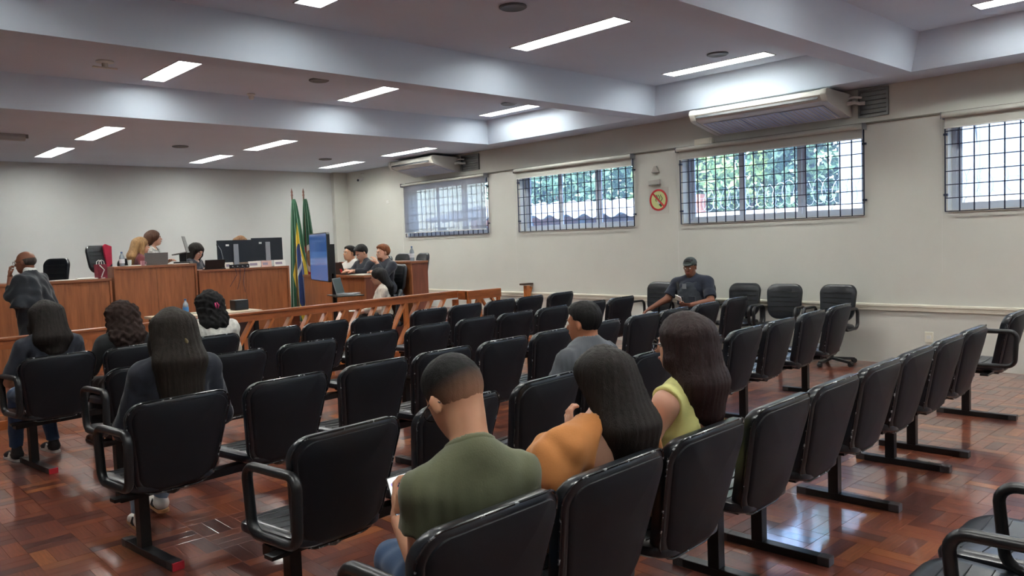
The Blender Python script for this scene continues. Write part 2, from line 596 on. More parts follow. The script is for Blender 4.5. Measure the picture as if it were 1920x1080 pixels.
M_blind = bpy.data.materials.new('blind_fabric')
M_blind.use_nodes = True
nt = M_blind.node_tree
nt.nodes.remove(nt.nodes['Principled BSDF'])
tl, df, tr = nd(nt, 'ShaderNodeBsdfTranslucent'), nd(nt, 'ShaderNodeBsdfDiffuse'), nd(nt, 'ShaderNodeBsdfTransparent')
tl.inputs[0].default_value = S(218, 208, 200)
df.inputs[0].default_value = S(170, 172, 176)
m1, m2 = nd(nt, 'ShaderNodeMixShader', n_0=0.78), nd(nt, 'ShaderNodeMixShader', n_0=0.22)
for a, b in ((df.outputs[0], m1.inputs[1]), (tl.outputs[0], m1.inputs[2]), (m1.outputs[0], m2.inputs[1]), (tr.outputs[0], m2.inputs[2]), (m2.outputs[0], nt.nodes['Material Output'].inputs[0])):
    nt.links.new(a, b)
M_blind_solid = mat('rolled_blind', S(196, 196, 188), 0.7)

WNAMES = ['the far window with its blind down', 'the window beside the no-smoking sign', 'the window under the near air conditioner', 'the window at the edge of the photo']
for wi, (a, b) in enumerate(WIN):
    seen = wi < 4
    w = struct('window_%d' % (wi + 1))
    xo = W + 0.13
    mb = MB()
    ft = 0.045
    mb.box(xo, a, WZ0, xo + 0.06, b, WZ0 + ft).box(xo, a, WZ1 - ft, xo + 0.06, b, WZ1)
    mb.box(xo, a, WZ0 + ft, xo + 0.06, a + ft, WZ1 - ft).box(xo, b - ft, WZ0 + ft, xo + 0.06, b, WZ1 - ft)
    mb.build('frame', M_alu, w)
    third = (b - a) / 3
    for k in range(3):
        y0, y1 = a + k * third + (ft if k == 0 else 0), a + (k + 1) * third - (ft if k == 2 else 0)
        xs = xo + (0.005 if k == 1 else 0.032)
        mb = MB()
        s = 0.05
        mb.box(xs, y0, WZ0 + ft, xs + 0.024, y0 + s, WZ1 - ft).box(xs, y1 - s, WZ0 + ft, xs + 0.024, y1, WZ1 - ft)
        mb.box(xs, y0 + s, WZ0 + ft, xs + 0.024, y1 - s, WZ0 + ft + 0.04).box(xs, y0 + s, WZ1 - ft - 0.04, xs + 0.024, y1 - s, WZ1 - ft)
        sh = mb.build('sash', M_alu, w)
        MB().box(xs + 0.010, y0 + s, WZ0 + ft + 0.04, xs + 0.014, y1 - s, WZ1 - ft - 0.04).build('pane', M_glass, sh)
    MB().box(W - 0.01, a, WZ0 - 0.02, xo, b, WZ0 + 0.002).build('sill', M_trim, w)
    if not seen:
        continue
    # security grille
    g = thing('window_grille', 'dark blue iron bar grille over ' + WNAMES[min(wi, 3)], 'grille', (W - 0.035, (a + b) / 2, 0), 0, 'iron window grilles')
    ya, yb = -(b - a) / 2 - 0.015, (b - a) / 2 + 0.015
    zb0, zb1 = 1.765, 2.80
    nb = 18
    vb = MB().box(-0.006, -0.006, zb0, 0.006, 0.006, zb1).mesh('bar', M_iron)
    for k in range(nb + 1):
        obj('bar', vb, g, loc=(0, ya + (yb - ya) * k / nb, 0))
    hb = MB().box(-0.012, ya, -0.005, -0.004, yb, 0.005).mesh('bar', M_iron)
    for k in range(8):
        obj('bar', hb, g, loc=(0, 0, zb0 + (zb1 - zb0) * k / 7))
    for yy in (ya, yb):
        for zz in (1.95, 2.62):
            MB().box(0.0, yy - 0.02, zz - 0.012, 0.035, yy + 0.02, zz + 0.012).build('anchor', M_iron, g)
    # roller blind
    bl = thing('roller_blind', ['pale roller blind drawn fully down over the far window', 'rolled-up cream blind above the window beside the no-smoking sign', 'rolled-up blind above the window under the near air conditioner', 'rolled-up blind above the window at the edge of the photo'][wi], 'blind', (W - 0.085, (a + b) / 2, 2.825), 0, 'roller blinds')
    hl = (b - a) / 2 + 0.03
    MB().tube([(0, -hl, 0), (0, hl, 0)], 0.032 if wi else 0.024, 14).build('roll', M_blind_solid, bl, smooth=True)
    for s in (-1, 1):
        MB().box(-0.035, s * hl, -0.04, 0.085, s * (hl + 0.008), 0.035).build('bracket', M_lframe, bl)
    drop = 0.97 if wi == 0 else 0.13
    MB().box(0.02, -hl + 0.02, -drop, 0.0215, hl - 0.02, 0.01).build('fabric', M_blind if wi == 0 else M_blind_solid, bl)
    MB().box(0.013, -hl + 0.02, -drop - 0.016, 0.029, hl - 0.02, -drop).build('bottom_bar', M_white, bl)
    MB().tube([(-0.02, hl - 0.005, 0), (-0.02, hl - 0.005, -1.75)], 0.0018, 5).build('chain', M_white, bl)

# ------------------------------------------------------------------ wall fittings
cd = MB().box(W - 0.022, -1.5, 2.852, W, 13.44, 2.870).build('cable_trunking', mat('trunking_grey', S(120, 116, 106), 0.6))
tag(cd, 'thin grey cable conduit running along the wall above the windows', 'conduit')


def aircon(y0, y1, label, seed):
    t = thing('air_conditioner', label, 'air conditioner', (W, (y0 + y1) / 2, 0), 0, 'wall air conditioners')
    h = (y1 - y0) / 2
    prof = [(-0.02, 3.215), (-0.66, 3.235), (-0.69, 3.215), (-0.70, 3.17), (-0.655, 3.10), (-0.60, 3.075), (-0.06, 2.955), (-0.02, 2.965)]
    MB().prism(prof, 'y', -h + 0.03, h - 0.03).build('body', M_ac, t, bevel=0.004)
    big = [(x * 1.0 - (0.008 if x < -0.5 else 0), z + (0.006 if z > 3.1 else -0.006)) for x, z in prof]
    for s in (-1, 1):
        MB().prism(big, 'y', s * (h - 0.03), s * (h + 0.045)).build('end_cap', M_ac, t, bevel=0.012, smooth=True)
    # air outlet slot and louvre on the front
    MB().beam((-0.689, -h + 0.06, 3.145), (-0.689, h - 0.06, 3.145), 0.008, 0.05, (0.5, 0, 1)).build('outlet_slot', mat('slot_grey', S(70, 72, 76), 0.5), t)
    MB().beam((-0.685, -h + 0.07, 3.128), (-0.685, h - 0.07, 3.128), 0.012, 0.03, (0.6, 0, 1)).build('louvre', M_ac, t, bevel=0.003)
    # intake grille panels under the unit
    n = 3
    for k in range(n):
        c0, c1 = -h + 0.06 + k * (2 * h - 0.12) / n, -h + 0.06 + (k + 1) * (2 * h - 0.12) / n - 0.015
        p = MB().beam((-0.33, c0, 3.009), (-0.33, c1, 3.009), 0.46, 0.008, (0.22, 0, 1)).build('intake_grille', M_grille_ac, t)
        m = 9
        for q in range(m):
            yy = c0 + (c1 - c0) * (q + 0.5) / m
            MB().beam((-0.54, yy, 3.054), (-0.12, yy, 2.960), 0.010, 0.012).build('slat', M_ac, p)
    # pipes and drain box at the end
    MB().tube([(-0.15, -h - 0.04, 3.1), (-0.12, -h - 0.12, 3.11), (-0.05, -h - 0.14, 3.1), (-0.02, -h - 0.2, 3.1)], 0.022, 8).build('pipe', M_white, t, smooth=True)
    MB().tube([(-0.10, -h - 0.04, 3.17), (-0.08, -h - 0.1, 3.18), (-0.02, -h - 0.16, 3.17)], 0.014, 8).build('pipe', M_white, t, smooth=True)
    return t


aircon(4.25, 6.02, 'long white air conditioner above the large bright window', 1)
aircon(11.68, 12.98, 'white air conditioner above the far window with lowered blind', 2)


def wall_vent(y0, y1, z0, z1, label):
    t = thing('wall_vent', label, 'vent', (W, (y0 + y1) / 2, (z0 + z1) / 2), 0, 'metal wall vents')
    a, b = (y1 - y0) / 2, (z1 - z0) / 2
    mb = MB()
    for s in (-1, 1):
        mb.box(-0.03, s * a, -b, 0, s * (a - 0.02), b)
        mb.box(-0.03, -a + 0.02, s * b, 0, a - 0.02, s * (b - 0.02))
    mb.build('frame', M_steel, t)
    MB().box(-0.008, -a + 0.02, -b + 0.02, 0, a - 0.02, b - 0.02).build('plate', M_steel, t)
    for k in range(6):
        z = -b + 0.04 + (2 * b - 0.08) * k / 5
        MB().beam((-0.016, -a + 0.025, z), (-0.016, a - 0.025, z), 0.014, 0.004, (0.5, 0, 1)).build('louvre', M_steel, t)


wall_vent(3.78, 4.13, 2.93, 3.265, 'grey metal vent plate beside the near air conditioner')
wall_vent(11.1, 11.6, 2.95, 3.24, 'grey metal vent plate beside the far air conditioner')
t = thing('junction_box', 'pale drain box on the wall under the near air conditioner', 'box', (W, 6.28, 2.90))
MB().box(-0.06, -0.14, -0.045, 0, 0.14, 0.045).build('body', M_trim, t, bevel=0.006)
MB().box(-0.066, -0.12, -0.03, -0.06, 0.12, 0.03).build('lid', M_trim, t)

# no-smoking sign
t = thing('no_smoking_sign', 'round red and green no-smoking sign on the wall', 'sign', (W - 0.001, 7.096, 2.138))
MB().box(-0.004, -0.175, -0.205, 0, 0.175, 0.185).build('plate', mat('sign_white', S(205, 203, 195), 0.5), t)


def disc(mb, r0, r1, x0, x1, n=40):
    ring = [(math.cos(2 * math.pi * i / n), math.sin(2 * math.pi * i / n)) for i in range(n)]
    v = [(x0, r * c, r * s) for r in (r0, r1) for c, s in ring] + [(x1, r * c, r * s) for r in (r0, r1) for c, s in ring]
    f = []
    for i in range(n):
        j = (i + 1) % n
        f += [(2 * n + i, 2 * n + j, 3 * n + j, 3 * n + i), (n + i, 3 * n + i, 3 * n + j, n + j), (i, j, 2 * n + j, 2 * n + i), (i, n + i, n + j, j)]
    return mb.add(v, f)


M_sred, M_sgreen, M_sdark = mat('sign_red', S(190, 38, 44), 0.45), mat('sign_green', S(205, 216, 150), 0.5), mat('sign_dark_green', S(40, 78, 50), 0.5)
disc(MB(), 0.001, 0.14, -0.006, -0.008).build('disc', M_sgreen, t)
disc(MB(), 0.132, 0.16, -0.006, -0.012).build('ring', M_sred, t)
MB().beam((-0.0115, 0.098, 0.098), (-0.0115, -0.098, -0.098), 0.004, 0.026, (0, -1, 1)).build('slash', M_sred, t)
MB().beam((-0.0095, -0.02, -0.06), (-0.0095, -0.055, -0.095), 0.003, 0.035, (0, 1, -1)).build('cigarette', M_sdark, t)
MB().beam((-0.0095, 0.015, -0.022), (-0.0095, -0.02, -0.06), 0.003, 0.03, (0, 1, -1)).build('cigarette_paper', M_white, t)
for k in range(3):
    y0 = 0.055 - k * 0.045
    MB().tube([(-0.0095, y0 - 0.02 + 0.016 * math.sin(q * 1.1 + k), -0.02 + q * 0.016) for q in range(7)], 0.0045, 5).build('smoke_curl', M_sdark, t)
t = thing('emergency_light', 'small grey emergency light box above the no-smoking sign', 'emergency light', (W, 7.15, 2.40))
MB().box(-0.05, -0.10, -0.04, 0, 0.10, 0.04).build('body', mat('fitting_grey', S(188, 186, 178), 0.5), t, bevel=0.012)
MB().box(-0.055, -0.085, -0.045, -0.02, 0.085, -0.03).build('lens', mat('lens_grey', S(120, 118, 112), 0.4), t)
t = thing('wall_bell', 'small triangular white fitting on the wall above the emergency light', 'fitting', (W, 7.13, 2.59))
MB().prism([(-0.07, -0.04), (0.07, -0.04), (0.02, 0.05), (-0.02, 0.05)], 'x', -0.035, 0).build('body', mat('fitting_grey', S(188, 186, 178), 0.5), t, bevel=0.006)
MB().box(-0.04, -0.06, -0.05, 0, 0.06, -0.04).build('lip', mat('lens_grey', S(120, 118, 112), 0.4), t)
t = thing('wall_socket', 'cream power socket low on the window wall', 'socket', (W, 3.353, 0.335))
MB().box(-0.012, -0.045, -0.06, 0, 0.045, 0.06).build('plate', M_trim, t, bevel=0.004)
MB().box(-0.016, -0.025, -0.02, -0.012, 0.025, 0.02).build('insert', M_white, t)
t = thing('security_camera', 'small white security camera in the far ceiling corner', 'camera', (W, 15.0, 3.1))
MB().tube([(0, 0, 0.1), (-0.08, 0, 0.1), (-0.1, 0, 0.02)], 0.012, 8).build('arm', M_white, t, smooth=True)
MB().tube([(-0.02, 0.06, 0.0), (-0.2, -0.08, -0.05)], 0.035, 10).build('body', M_white, t, smooth=True)
MB().tube([(-0.2, -0.08, -0.05), (-0.21, -0.088, -0.053)], 0.026, 10).build('lens', M_dark, t, smooth=True)
t = thing('wall_thermostat', 'tiny white switch on the wall left of the far window', 'switch', (W, 14.1, 2.53))
MB().box(-0.02, -0.05, -0.03, 0, 0.05, 0.03).build('body', M_white, t, bevel=0.004)
# ------------------------------------------------------------------ outside the windows
M_ground = mat('yard_ground', S(150, 146, 138), 0.9, noise=(2, 0.2))
MB().box(W + TH, -12, -0.4, 40, 40, -0.3).build('ground_outside', M_ground, kind='structure')
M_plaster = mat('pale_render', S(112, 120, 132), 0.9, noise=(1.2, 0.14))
M_tile = mat('concrete_cap', S(146, 146, 146), 0.85, noise=(5, 0.12))
t = thing('neighbour_building', 'pale plastered building wall outside the two nearest windows', 'building', (0, 0, 0))
MB().box(14.0, -10, -0.3, 20, 6.35, 7.5).build('wall', M_plaster, t)
MB().box(13.9, -10, 7.5, 20.2, 6.5, 7.75).build('roof_edge', M_tile, t)
MB().tube([(13.96, 4.15, 5), (13.96, 4.1, 2.9), (13.96, 4.1, -0.3)], 0.02, 8).build('drain_pipe', M_steel, t)
MB().tube([(13.97, 4.35, 5), (13.97, 4.2, 3.6), (13.97, 4.12, 2.9)], 0.008, 6).build('cable', M_dark, t)

t = thing('yard_wall', 'low white boundary wall with capping outside the windows', 'boundary wall', (0, 0, 0))
MB().box(13.0, -8, -0.3, 13.16, 8.9, 1.90).build('wall', M_plaster, t)
for k in range(17):
    y = -8 + k
    MB().prism([(12.93, 1.9), (13.23, 1.9), (13.2, 1.975), (13.08, 2.02), (12.96, 1.975)], 'y', y + 0.01, y + 0.985).build('cap_stone', M_tile, t)

M_wire = mat('razor_wire_steel', S(150, 160, 172), 0.35, metal=0.7)
t = thing('razor_wire', 'coils of razor wire along the boundary wall outside', 'razor wire', (13.08, 0, 2.26))
loop = MB()
loop.tube([(0.03 * math.sin(a * 2), 0.21 * math.sin(a) * 0.55, 0.21 * math.cos(a)) for a in [2 * math.pi * i / 22 for i in range(22)]], 0.006, 5, closed=True)
lm = loop.mesh('coil', M_wire, smooth=True)
for k in range(60):
    y = -2.0 + k * 0.18
    obj('coil', lm, t, loc=(0, y, 0.0 + 0.02 * math.sin(k * 1.7)), rot=(0.15 * math.sin(k * 2.3), 0.1 * math.cos(k), 0.5 * math.sin(k * 1.3)))
MB().tube([(0, -2.2, 0.02), (0, 8.8, 0.02)], 0.004, 5).build('strand', M_wire, t)

# shed with corrugated roof outside the second window
t = thing('garden_shed', 'grey shed with scalloped corrugated roof outside the second window', 'shed', (0, 0, 0))
M_corr = mat('fibre_cement', S(136, 140, 148), 0.9, noise=(3, 0.12))
n = 84
v, f = [], []
for k in range(n + 1):
    y = 9.6 + 7.0 * k / n
    z = 0.05 * math.cos(k * math.pi / 3)
    drop = (y - 9.6) * 0.02
    for x, zz in ((12.5, 2.06), (14.4, 2.42)):
        v.append((x, y, zz + z + drop))
    for x, zz in ((12.5, 2.045), (14.4, 2.405)):
        v.append((x, y, zz + z + drop))
for k in range(n):
    a, b = 4 * k, 4 * k + 4
    f += [(a, a + 1, b + 1, b), (a + 2, b + 2, b + 3, a + 3), (a, b, b + 2, a + 2), (a + 1, a + 3, b + 3, b + 1)]
MB().add(v, f).build('corrugated_roof', M_corr, t, smooth=True)
MB().box(14.4, 9.5, -0.3, 14.6, 17, 2.45).build('ridge_wall', mat('brick_red', S(150, 96, 80), 0.9, noise=(9, 0.25)), t)
for y in (9.8, 11.4, 13.0, 14.6, 16.2):
    MB().box(12.72, y - 0.06, -0.3, 12.84, y + 0.06, 2.0).build('post', M_plaster, t)
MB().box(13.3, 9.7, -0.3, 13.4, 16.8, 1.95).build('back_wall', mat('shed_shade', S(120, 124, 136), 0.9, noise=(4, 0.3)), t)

# trees
M_bark = mat('bark', S(92, 78, 62), 0.9, noise=(12, 0.3))


def leaf_mat(name, c0, c1):
    m = bpy.data.materials.new(name)
    m.use_nodes = True
    nt = m.node_tree
    b = nt.nodes['Principled BSDF']
    a = nd(nt, 'ShaderNodeAttribute', attribute_name='tint')
    mx = nd(nt, 'ShaderNodeMix', data_type='RGBA')
    mx.inputs[6].default_value, mx.inputs[7].default_value = c0, c1
    nt.links.new(a.outputs['Fac'], mx.inputs[0])
    nt.links.new(mx.outputs[2], b.inputs['Base Color'])
    b.inputs['Roughness'].default_value = 0.5
    tl = nd(nt, 'ShaderNodeBsdfTranslucent')
    nt.links.new(mx.outputs[2], tl.inputs[0])
    ms = nd(nt, 'ShaderNodeMixShader', n_0=0.4)
    nt.links.new(b.outputs[0], ms.inputs[1])
    nt.links.new(tl.outputs[0], ms.inputs[2])
    nt.links.new(ms.outputs[0], nt.nodes['Material Output'].inputs[0])
    return m


M_leafA = leaf_mat('leaf_bright', S(62, 98, 66), S(160, 182, 112))
M_leafB = leaf_mat('leaf_deep', S(44, 78, 66), S(118, 150, 112))


def tree(x, y, h, rx, ry, rz, n, m, label, seed):
    g = np.random.default_rng(seed)
    t = thing('tree', label, 'tree', (x, y, -0.3), 0, 'trees beyond the windows')
    MB().tube([(0, 0, 0), (0.05, 0.03, h * 0.4), (-0.04, 0.06, h * 0.75), (0, 0, h)], [0.16, 0.13, 0.1, 0.06], 8).build('trunk', M_bark, t, smooth=True)
    for k in range(3):
        a = k * 2.1 + seed
        MB().tube([(0, 0, h * 0.55 + 0.1 * k), (0.6 * rx * math.cos(a), 0.6 * ry * math.sin(a), h * 0.8 + 0.2 * k)], [0.07, 0.03], 6).build('branch', M_bark, t, smooth=True)
    ncl = 26
    cl = g.normal(size=(ncl, 3))
    cl /= np.linalg.norm(cl, axis=1)[:, None]
    cl *= g.uniform(0.35, 0.95, (ncl, 1))
    idx = g.integers(0, ncl, n)
    d = g.normal(size=(n, 3))
    d /= np.linalg.norm(d, axis=1)[:, None]
    c = cl[idx] + d * 0.34 * g.uniform(0.5, 1, (n, 1))
    c = c * np.array([rx, ry, rz]) + np.array([0, 0, h])
    u = g.normal(size=(n, 3))
    u /= np.linalg.norm(u, axis=1)[:, None]
    w = np.cross(u, g.normal(size=(n, 3)))
    w /= np.linalg.norm(w, axis=1)[:, None]
    s = g.uniform(0.07, 0.16, (n, 1))
    V = np.stack([c - u * s, c + w * s * 0.45, c + u * s, c - w * s * 0.45], 1).reshape(-1, 3)
    me = bpy.data.meshes.new('foliage')
    Fc = np.arange(4 * n).reshape(n, 4)
    me.from_pydata(V.tolist(), [], Fc.tolist())
    at = me.attributes.new('tint', 'FLOAT', 'FACE')
    at.data.foreach_set('value', np.clip(g.normal(0.45, 0.25, n) + (c[:, 2] - h) / rz * 0.15, 0, 1).astype(np.float32))
    me.materials.append(m)
    obj('foliage', me, t, kind='stuff')


tree(16.6, 7.8, 3.4, 1.7, 1.5, 2.2, 5200, M_leafB, 'tree in the right-hand pane of the large window beside the building', 3)
tree(16.2, 9.6, 3.3, 1.7, 1.6, 2.1, 5600, M_leafA, 'bright tree in the middle of the large window', 4)
tree(16.9, 11.4, 3.5, 1.9, 1.6, 2.3, 5600, M_leafA, 'bright tree in the far pane of the large window', 5)
tree(17.8, 13.6, 3.8, 2.0, 1.9, 2.2, 5200, M_leafB, 'tree behind the shed, at the near side of the second window', 6)
tree(18.4, 16.2, 3.9, 2.1, 1.9, 2.2, 5200, M_leafB, 'tree behind the shed, in the middle of the second window', 7)
tree(18.6, 18.8, 4.0, 2.2, 2.0, 2.3, 5200, M_leafB, 'tree behind the shed, at the far side of the second window', 8)
# ------------------------------------------------------------------ row seating
def piping_material():
    m = mat('glossy_piping', S(34, 36, 40), 0.22)
    nt = m.node_tree
    geo = nd(nt, 'ShaderNodeNewGeometry')
    nz = nd(nt, 'ShaderNodeTexNoise', i_Scale=38.0, i_Detail=3.0)
    nt.links.new(geo.outputs['Position'], nz.inputs[0])
    cr = nd(nt, 'ShaderNodeValToRGB')
    cr.color_ramp.elements[0].position, cr.color_ramp.elements[0].color = 0.60, S(30, 32, 36)
    cr.color_ramp.elements[1].position, cr.color_ramp.elements[1].color = 0.68, S(176, 180, 184)
    nt.links.new(nz.outputs[0], cr.inputs[0])
    nt.links.new(cr.outputs[0], nt.nodes['Principled BSDF'].inputs['Base Color'])
    return m


def pad_mesh(name, outline, rings, m, bend, n_sm=True):
    """stack of scaled outlines: rings = (inset in metres, depth)"""
    cx = sum(p[0] for p in outline) / len(outline)
    cz = sum(p[1] for p in outline) / len(outline)
    hw = max(p[0] for p in outline)
    hz = (max(p[1] for p in outline) - min(p[1] for p in outline)) / 2
    k = len(outline)
    v, f = [], []
    for ins, d in rings:
        sx, sz = (hw - ins) / hw, (hz - ins) / hz
        for x, z in outline:
            X, Z = cx + (x - cx) * sx, cz + (z - cz) * sz
            v.append(bend(X, d, Z))
    for i in range(len(rings) - 1):
        for j in range(k):
            f.append((i * k + j, i * k + (j + 1) % k, (i + 1) * k + (j + 1) % k, (i + 1) * k + j))
    for i, sgn in ((0, 1), (len(rings) - 1, -1)):
        ins, d = rings[i]
        v.append(bend(cx, d, cz))
        c = len(v) - 1
        for j in range(k):
            q = (c, i * k + (j + 1) % k, i * k + j)
            f.append(q if sgn > 0 else q[::-1])
    mb = MB()
    mb.add(v, f)
    return mb.mesh(name, m, smooth=True)


BACK = rrect(0.225, 0.272, 0.385, 0.885, 0.12, 0.085, 7)
bend_back = lambda x, d, z: (x, 0.135 - (z - 0.385) * 0.27 + d + 0.55 * x * x - 0.10 * (0.25 - (z - 0.635) ** 2 * 4) * 0.2, z)
me_back = pad_mesh('backrest', BACK, [(0.05, 0.004), (0.018, 0.0), (0.004, 0.008), (0.0, 0.022), (0.0, 0.045), (0.006, 0.060), (0.022, 0.070), (0.06, 0.074), (0.13, 0.072)], M_vinyl, bend_back)
SHELL = rrect(0.205, 0.252, 0.402, 0.866, 0.11, 0.072, 7)
me_shell = pad_mesh('back_shell', SHELL, [(0.08, -0.012), (0.02, -0.010), (0.004, -0.006), (0.0, 0.002), (0.0, 0.012)], M_shell, bend_back)
mb = MB()
mb.tube([bend_back(x * 1.004, 0.008, z) for x, z in rrect(0.2255, 0.2725, 0.3845, 0.8855, 0.12, 0.085, 7)], 0.0045, 6, closed=True)
me_piping = mb.mesh('piping', piping_material(), smooth=True)
SEAT = rrect(0.235, 0.255, 0.125, 0.585, 0.09, 0.10, 6)
bend_seat = lambda x, d, y: (x, y, 0.455 - d - 0.35 * max(0.0, y - 0.5) ** 1.0 * 0.35 + 0.25 * x * x)
me_seat = pad_mesh('seat', SEAT, [(0.16, 0.004), (0.06, 0.0), (0.02, 0.004), (0.004, 0.016), (0.0, 0.03), (0.002, 0.05), (0.015, 0.06), (0.08, 0.062)], M_vinyl, bend_seat)
mb = MB()
for k in range(5):
    y = 0.22 + k * 0.07
    pts = [bend_seat(-0.2 + 0.05 * i, 0.0015, y) for i in range(9)]
    mb.tube(pts, 0.0032, 5)
me_stitch = mb.mesh('stitching', mat('seam_black', S(12, 12, 13), 0.4), smooth=True)
mb = MB()
mb.box(-0.11, 0.22, 0.362, 0.11, 0.50, 0.395)
me_bracket = mb.mesh('seat_bracket', M_blackmetal, bevel=0.004)
mb = MB()
mb.tube([(0, 0.30, 0.375), (0, 0.2, 0.37), (0, 0.165, 0.42), (0, 0.13, 0.55)], 0.022, 8, flat=1.8)
me_spine = mb.mesh('back_support', M_blackmetal, smooth=True)
# closed-loop armrest in the y-z plane
lp = arc((0.30, 0.69), 0.055, 0, math.pi / 2, 5) + arc((0.05, 0.70), 0.05, math.pi / 2, math.pi, 5) + arc((0.07, 0.53), 0.06, math.pi, 1.5 * math.pi, 5) + arc((0.28, 0.525), 0.06, 1.5 * math.pi, 2 * math.pi, 5)
mb = MB()
mb.tube([(0, y, z) for y, z in lp], 0.019, 10, closed=True, flat=1.25)
me_arm = mb.mesh('armrest', M_plastic, smooth='all')
mb = MB()
mb.box(-0.30, 0.20, 0.375, -0.1, 0.26, 0.392)
me_armlink = mb.mesh('arm_bracket', M_blackmetal, bevel=0.003)


def row_chair(x, y, rz, label, arm=None, seams=True, group='black audience chairs'):
    t = thing('audience_chair', label, 'chair', (x, y, 0), rz, group)
    bk = obj('backrest', me_back, t)
    obj('piping', me_piping, bk)
    obj('back_shell', me_shell, t)
    st = obj('seat', me_seat, t)
    if seams:
        obj('stitching', me_stitch, st)
    obj('seat_bracket', me_bracket, t)
    obj('back_support', me_spine, t)
    if arm in ('L', 'LR'):
        obj('armrest', me_arm, t, loc=(-0.30, 0, 0))
        obj('arm_bracket', me_armlink, t)
    if arm in ('R', 'LR'):
        obj('armrest', me_arm, t, loc=(0.30, 0, 0))
        obj('arm_bracket', me_armlink, t, loc=(0.4, 0, 0))
    return t


me_post = MB().box(-0.028, 0.375, 0.04, 0.028, 0.435, 0.33).mesh('leg', M_blackmetal, bevel=0.004)
me_foot = MB().box(-0.03, 0.035, 0.0, 0.03, 0.62, 0.042).mesh('foot_bar', M_blackmetal, bevel=0.006)
me_capg = MB().box(-0.031, -0.03, 0.0, 0.031, 0.03, 0.044).mesh('end_cap', mat('dark_grey_cap', S(58, 54, 56), 0.4), bevel=0.006)
me_capr = MB().box(-0.031, -0.01, 0.002, 0.031, 0.004, 0.043).mesh('end_cap', M_red, bevel=0.003)


def bench_frame(x0, x1, legs, y, rz, label, red=False):
    """steel beam on T legs that carries a group of seats; y is the row line at x = 0"""
    fy = lambda x: y + x * math.tan(rz)
    x0, x1 = max(x0, legs[0] - 0.12), min(x1, legs[-1] + 0.12)
    xm = (x0 + x1) / 2
    t = thing('bench_frame', label, 'bench frame', (xm, fy(xm), 0), rz, 'steel frames under the chairs')
    k = 1 / math.cos(rz)
    MB().box((x0 - xm) * k, 0.37, 0.315, (x1 - xm) * k, 0.44, 0.362).build('beam', M_blackmetal, t, bevel=0.004)
    for lx in legs:
        xx = (lx - xm) * k
        obj('leg', me_post, t, loc=(xx, 0, 0))
        ft = obj('foot_bar', me_foot, t, loc=(xx, 0, 0))
        obj('end_cap', me_capg, ft, loc=(0, 0.062, 0))
        obj('end_cap', me_capg, ft, loc=(0, 0.60, 0))
        if red:
            obj('end_cap', me_capr, ft, loc=(0, 0.03, 0))


ORD = ['first', 'second', 'third', 'fourth', 'fifth', 'sixth', 'seventh', 'eighth', 'ninth', 'tenth', 'eleventh', 'twelfth']
ROWS = {   # name: (y at x=0, slope, [(x centre, note)], [(frame span, legs)])
    'front row': (6.45, 0.120, [1.55, 2.15, 2.78, 3.43, 4.00, 4.60, 5.42, 6.01, 6.64, 7.22, 7.90], [((1.3, 3.05), (1.45, 2.75)), ((3.15, 4.9), (3.4, 4.6)), ((5.15, 6.3), (5.4, 6.05)), ((6.38, 8.2), (6.6, 7.95))]),
    'second row': (5.27, 0.105, [1.80, 2.43, 3.07, 3.72, 4.37, 5.00, 5.59, 6.20, 6.93, 7.55], [((1.5, 4.0), (1.72, 3.7)), ((4.1, 6.5), (4.35, 6.2)), ((6.65, 7.85), (6.9, 7.6))]),
    'third row': (3.92, 0.101, [1.50, 2.14, 2.78, 3.38, 4.01, 4.62, 5.30, 5.98, 6.56, 7.23, 7.94], [((1.2, 3.68), (1.42, 3.4)), ((3.72, 5.6), (4.0, 5.3)), ((5.7, 8.25), (5.95, 7.9))]),
    'fourth row': (2.60, 0.099, [1.70, 2.35, 3.02, 3.60, 4.10, 4.76, 5.44, 6.10, 6.81, 7.51], [((1.4, 3.9), (1.62, 3.65)), ((3.84, 5.75), (4.1, 5.4)), ((5.8, 7.8), (6.1, 7.5))]),
    'last row': (1.50, 0.047, [1.42, 1.99, 2.57, 3.19, 3.77, 4.38, 4.97, 5.60, 6.20, 7.47], [((1.15, 3.45), (1.5, 3.2)), ((3.5, 5.86), (3.63, 4.59, 5.54)), ((5.9, 7.6), (5.98, 7.35))]),
}
NOTE = {('front row', 0): 'under the person in the dark short-sleeved top', ('front row', 1): 'under the person in the black top', ('front row', 2): 'under the person in the white blouse',
        ('third row', 0): 'under the person in the navy jacket and white sneakers', ('fourth row', 3): 'under the person in the grey polo shirt',
        ('last row', 0): 'under the person in the green T-shirt', ('last row', 1): 'under the person in orange', ('last row', 2): 'under the person in yellow'}
WHERE = {'front row': 'the row nearest the wooden railing', 'second row': 'the second row from the railing', 'third row': 'the third row from the railing', 'fourth row': 'the row just before the last', 'last row': 'the last row'}
ROWY = {}
for rn, (y0, sl, xs, frames) in ROWS.items():
    rz = math.atan(sl)
    ROWY[rn] = (y0, sl)
    for i, x in enumerate(xs):
        if (rn, i) in NOTE:
            lab = 'black vinyl chair ' + NOTE[(rn, i)]
        elif (rn, i) == ('last row', 9):
            lab = 'black chair with armrest standing apart at the window end of the last row'
        elif i == 0:
            lab = 'black chair with left armrest at the aisle end of ' + WHERE[rn]
        else:
            lab = 'black chair, %s from the aisle end in %s' % (ORD[i], WHERE[rn])
        arm = 'L' if i == 0 or (rn, i) == ('last row', 9) else None
        row_chair(x, y0 + sl * x, rz, lab, arm)
    for j, ((a, b), legs) in enumerate(frames):
        bench_frame(a, b, legs, y0, rz, 'black steel frame carrying the %s group of chairs in %s' % (ORD[j] if j else 'aisle-end', WHERE[rn]), red=(j == 0))
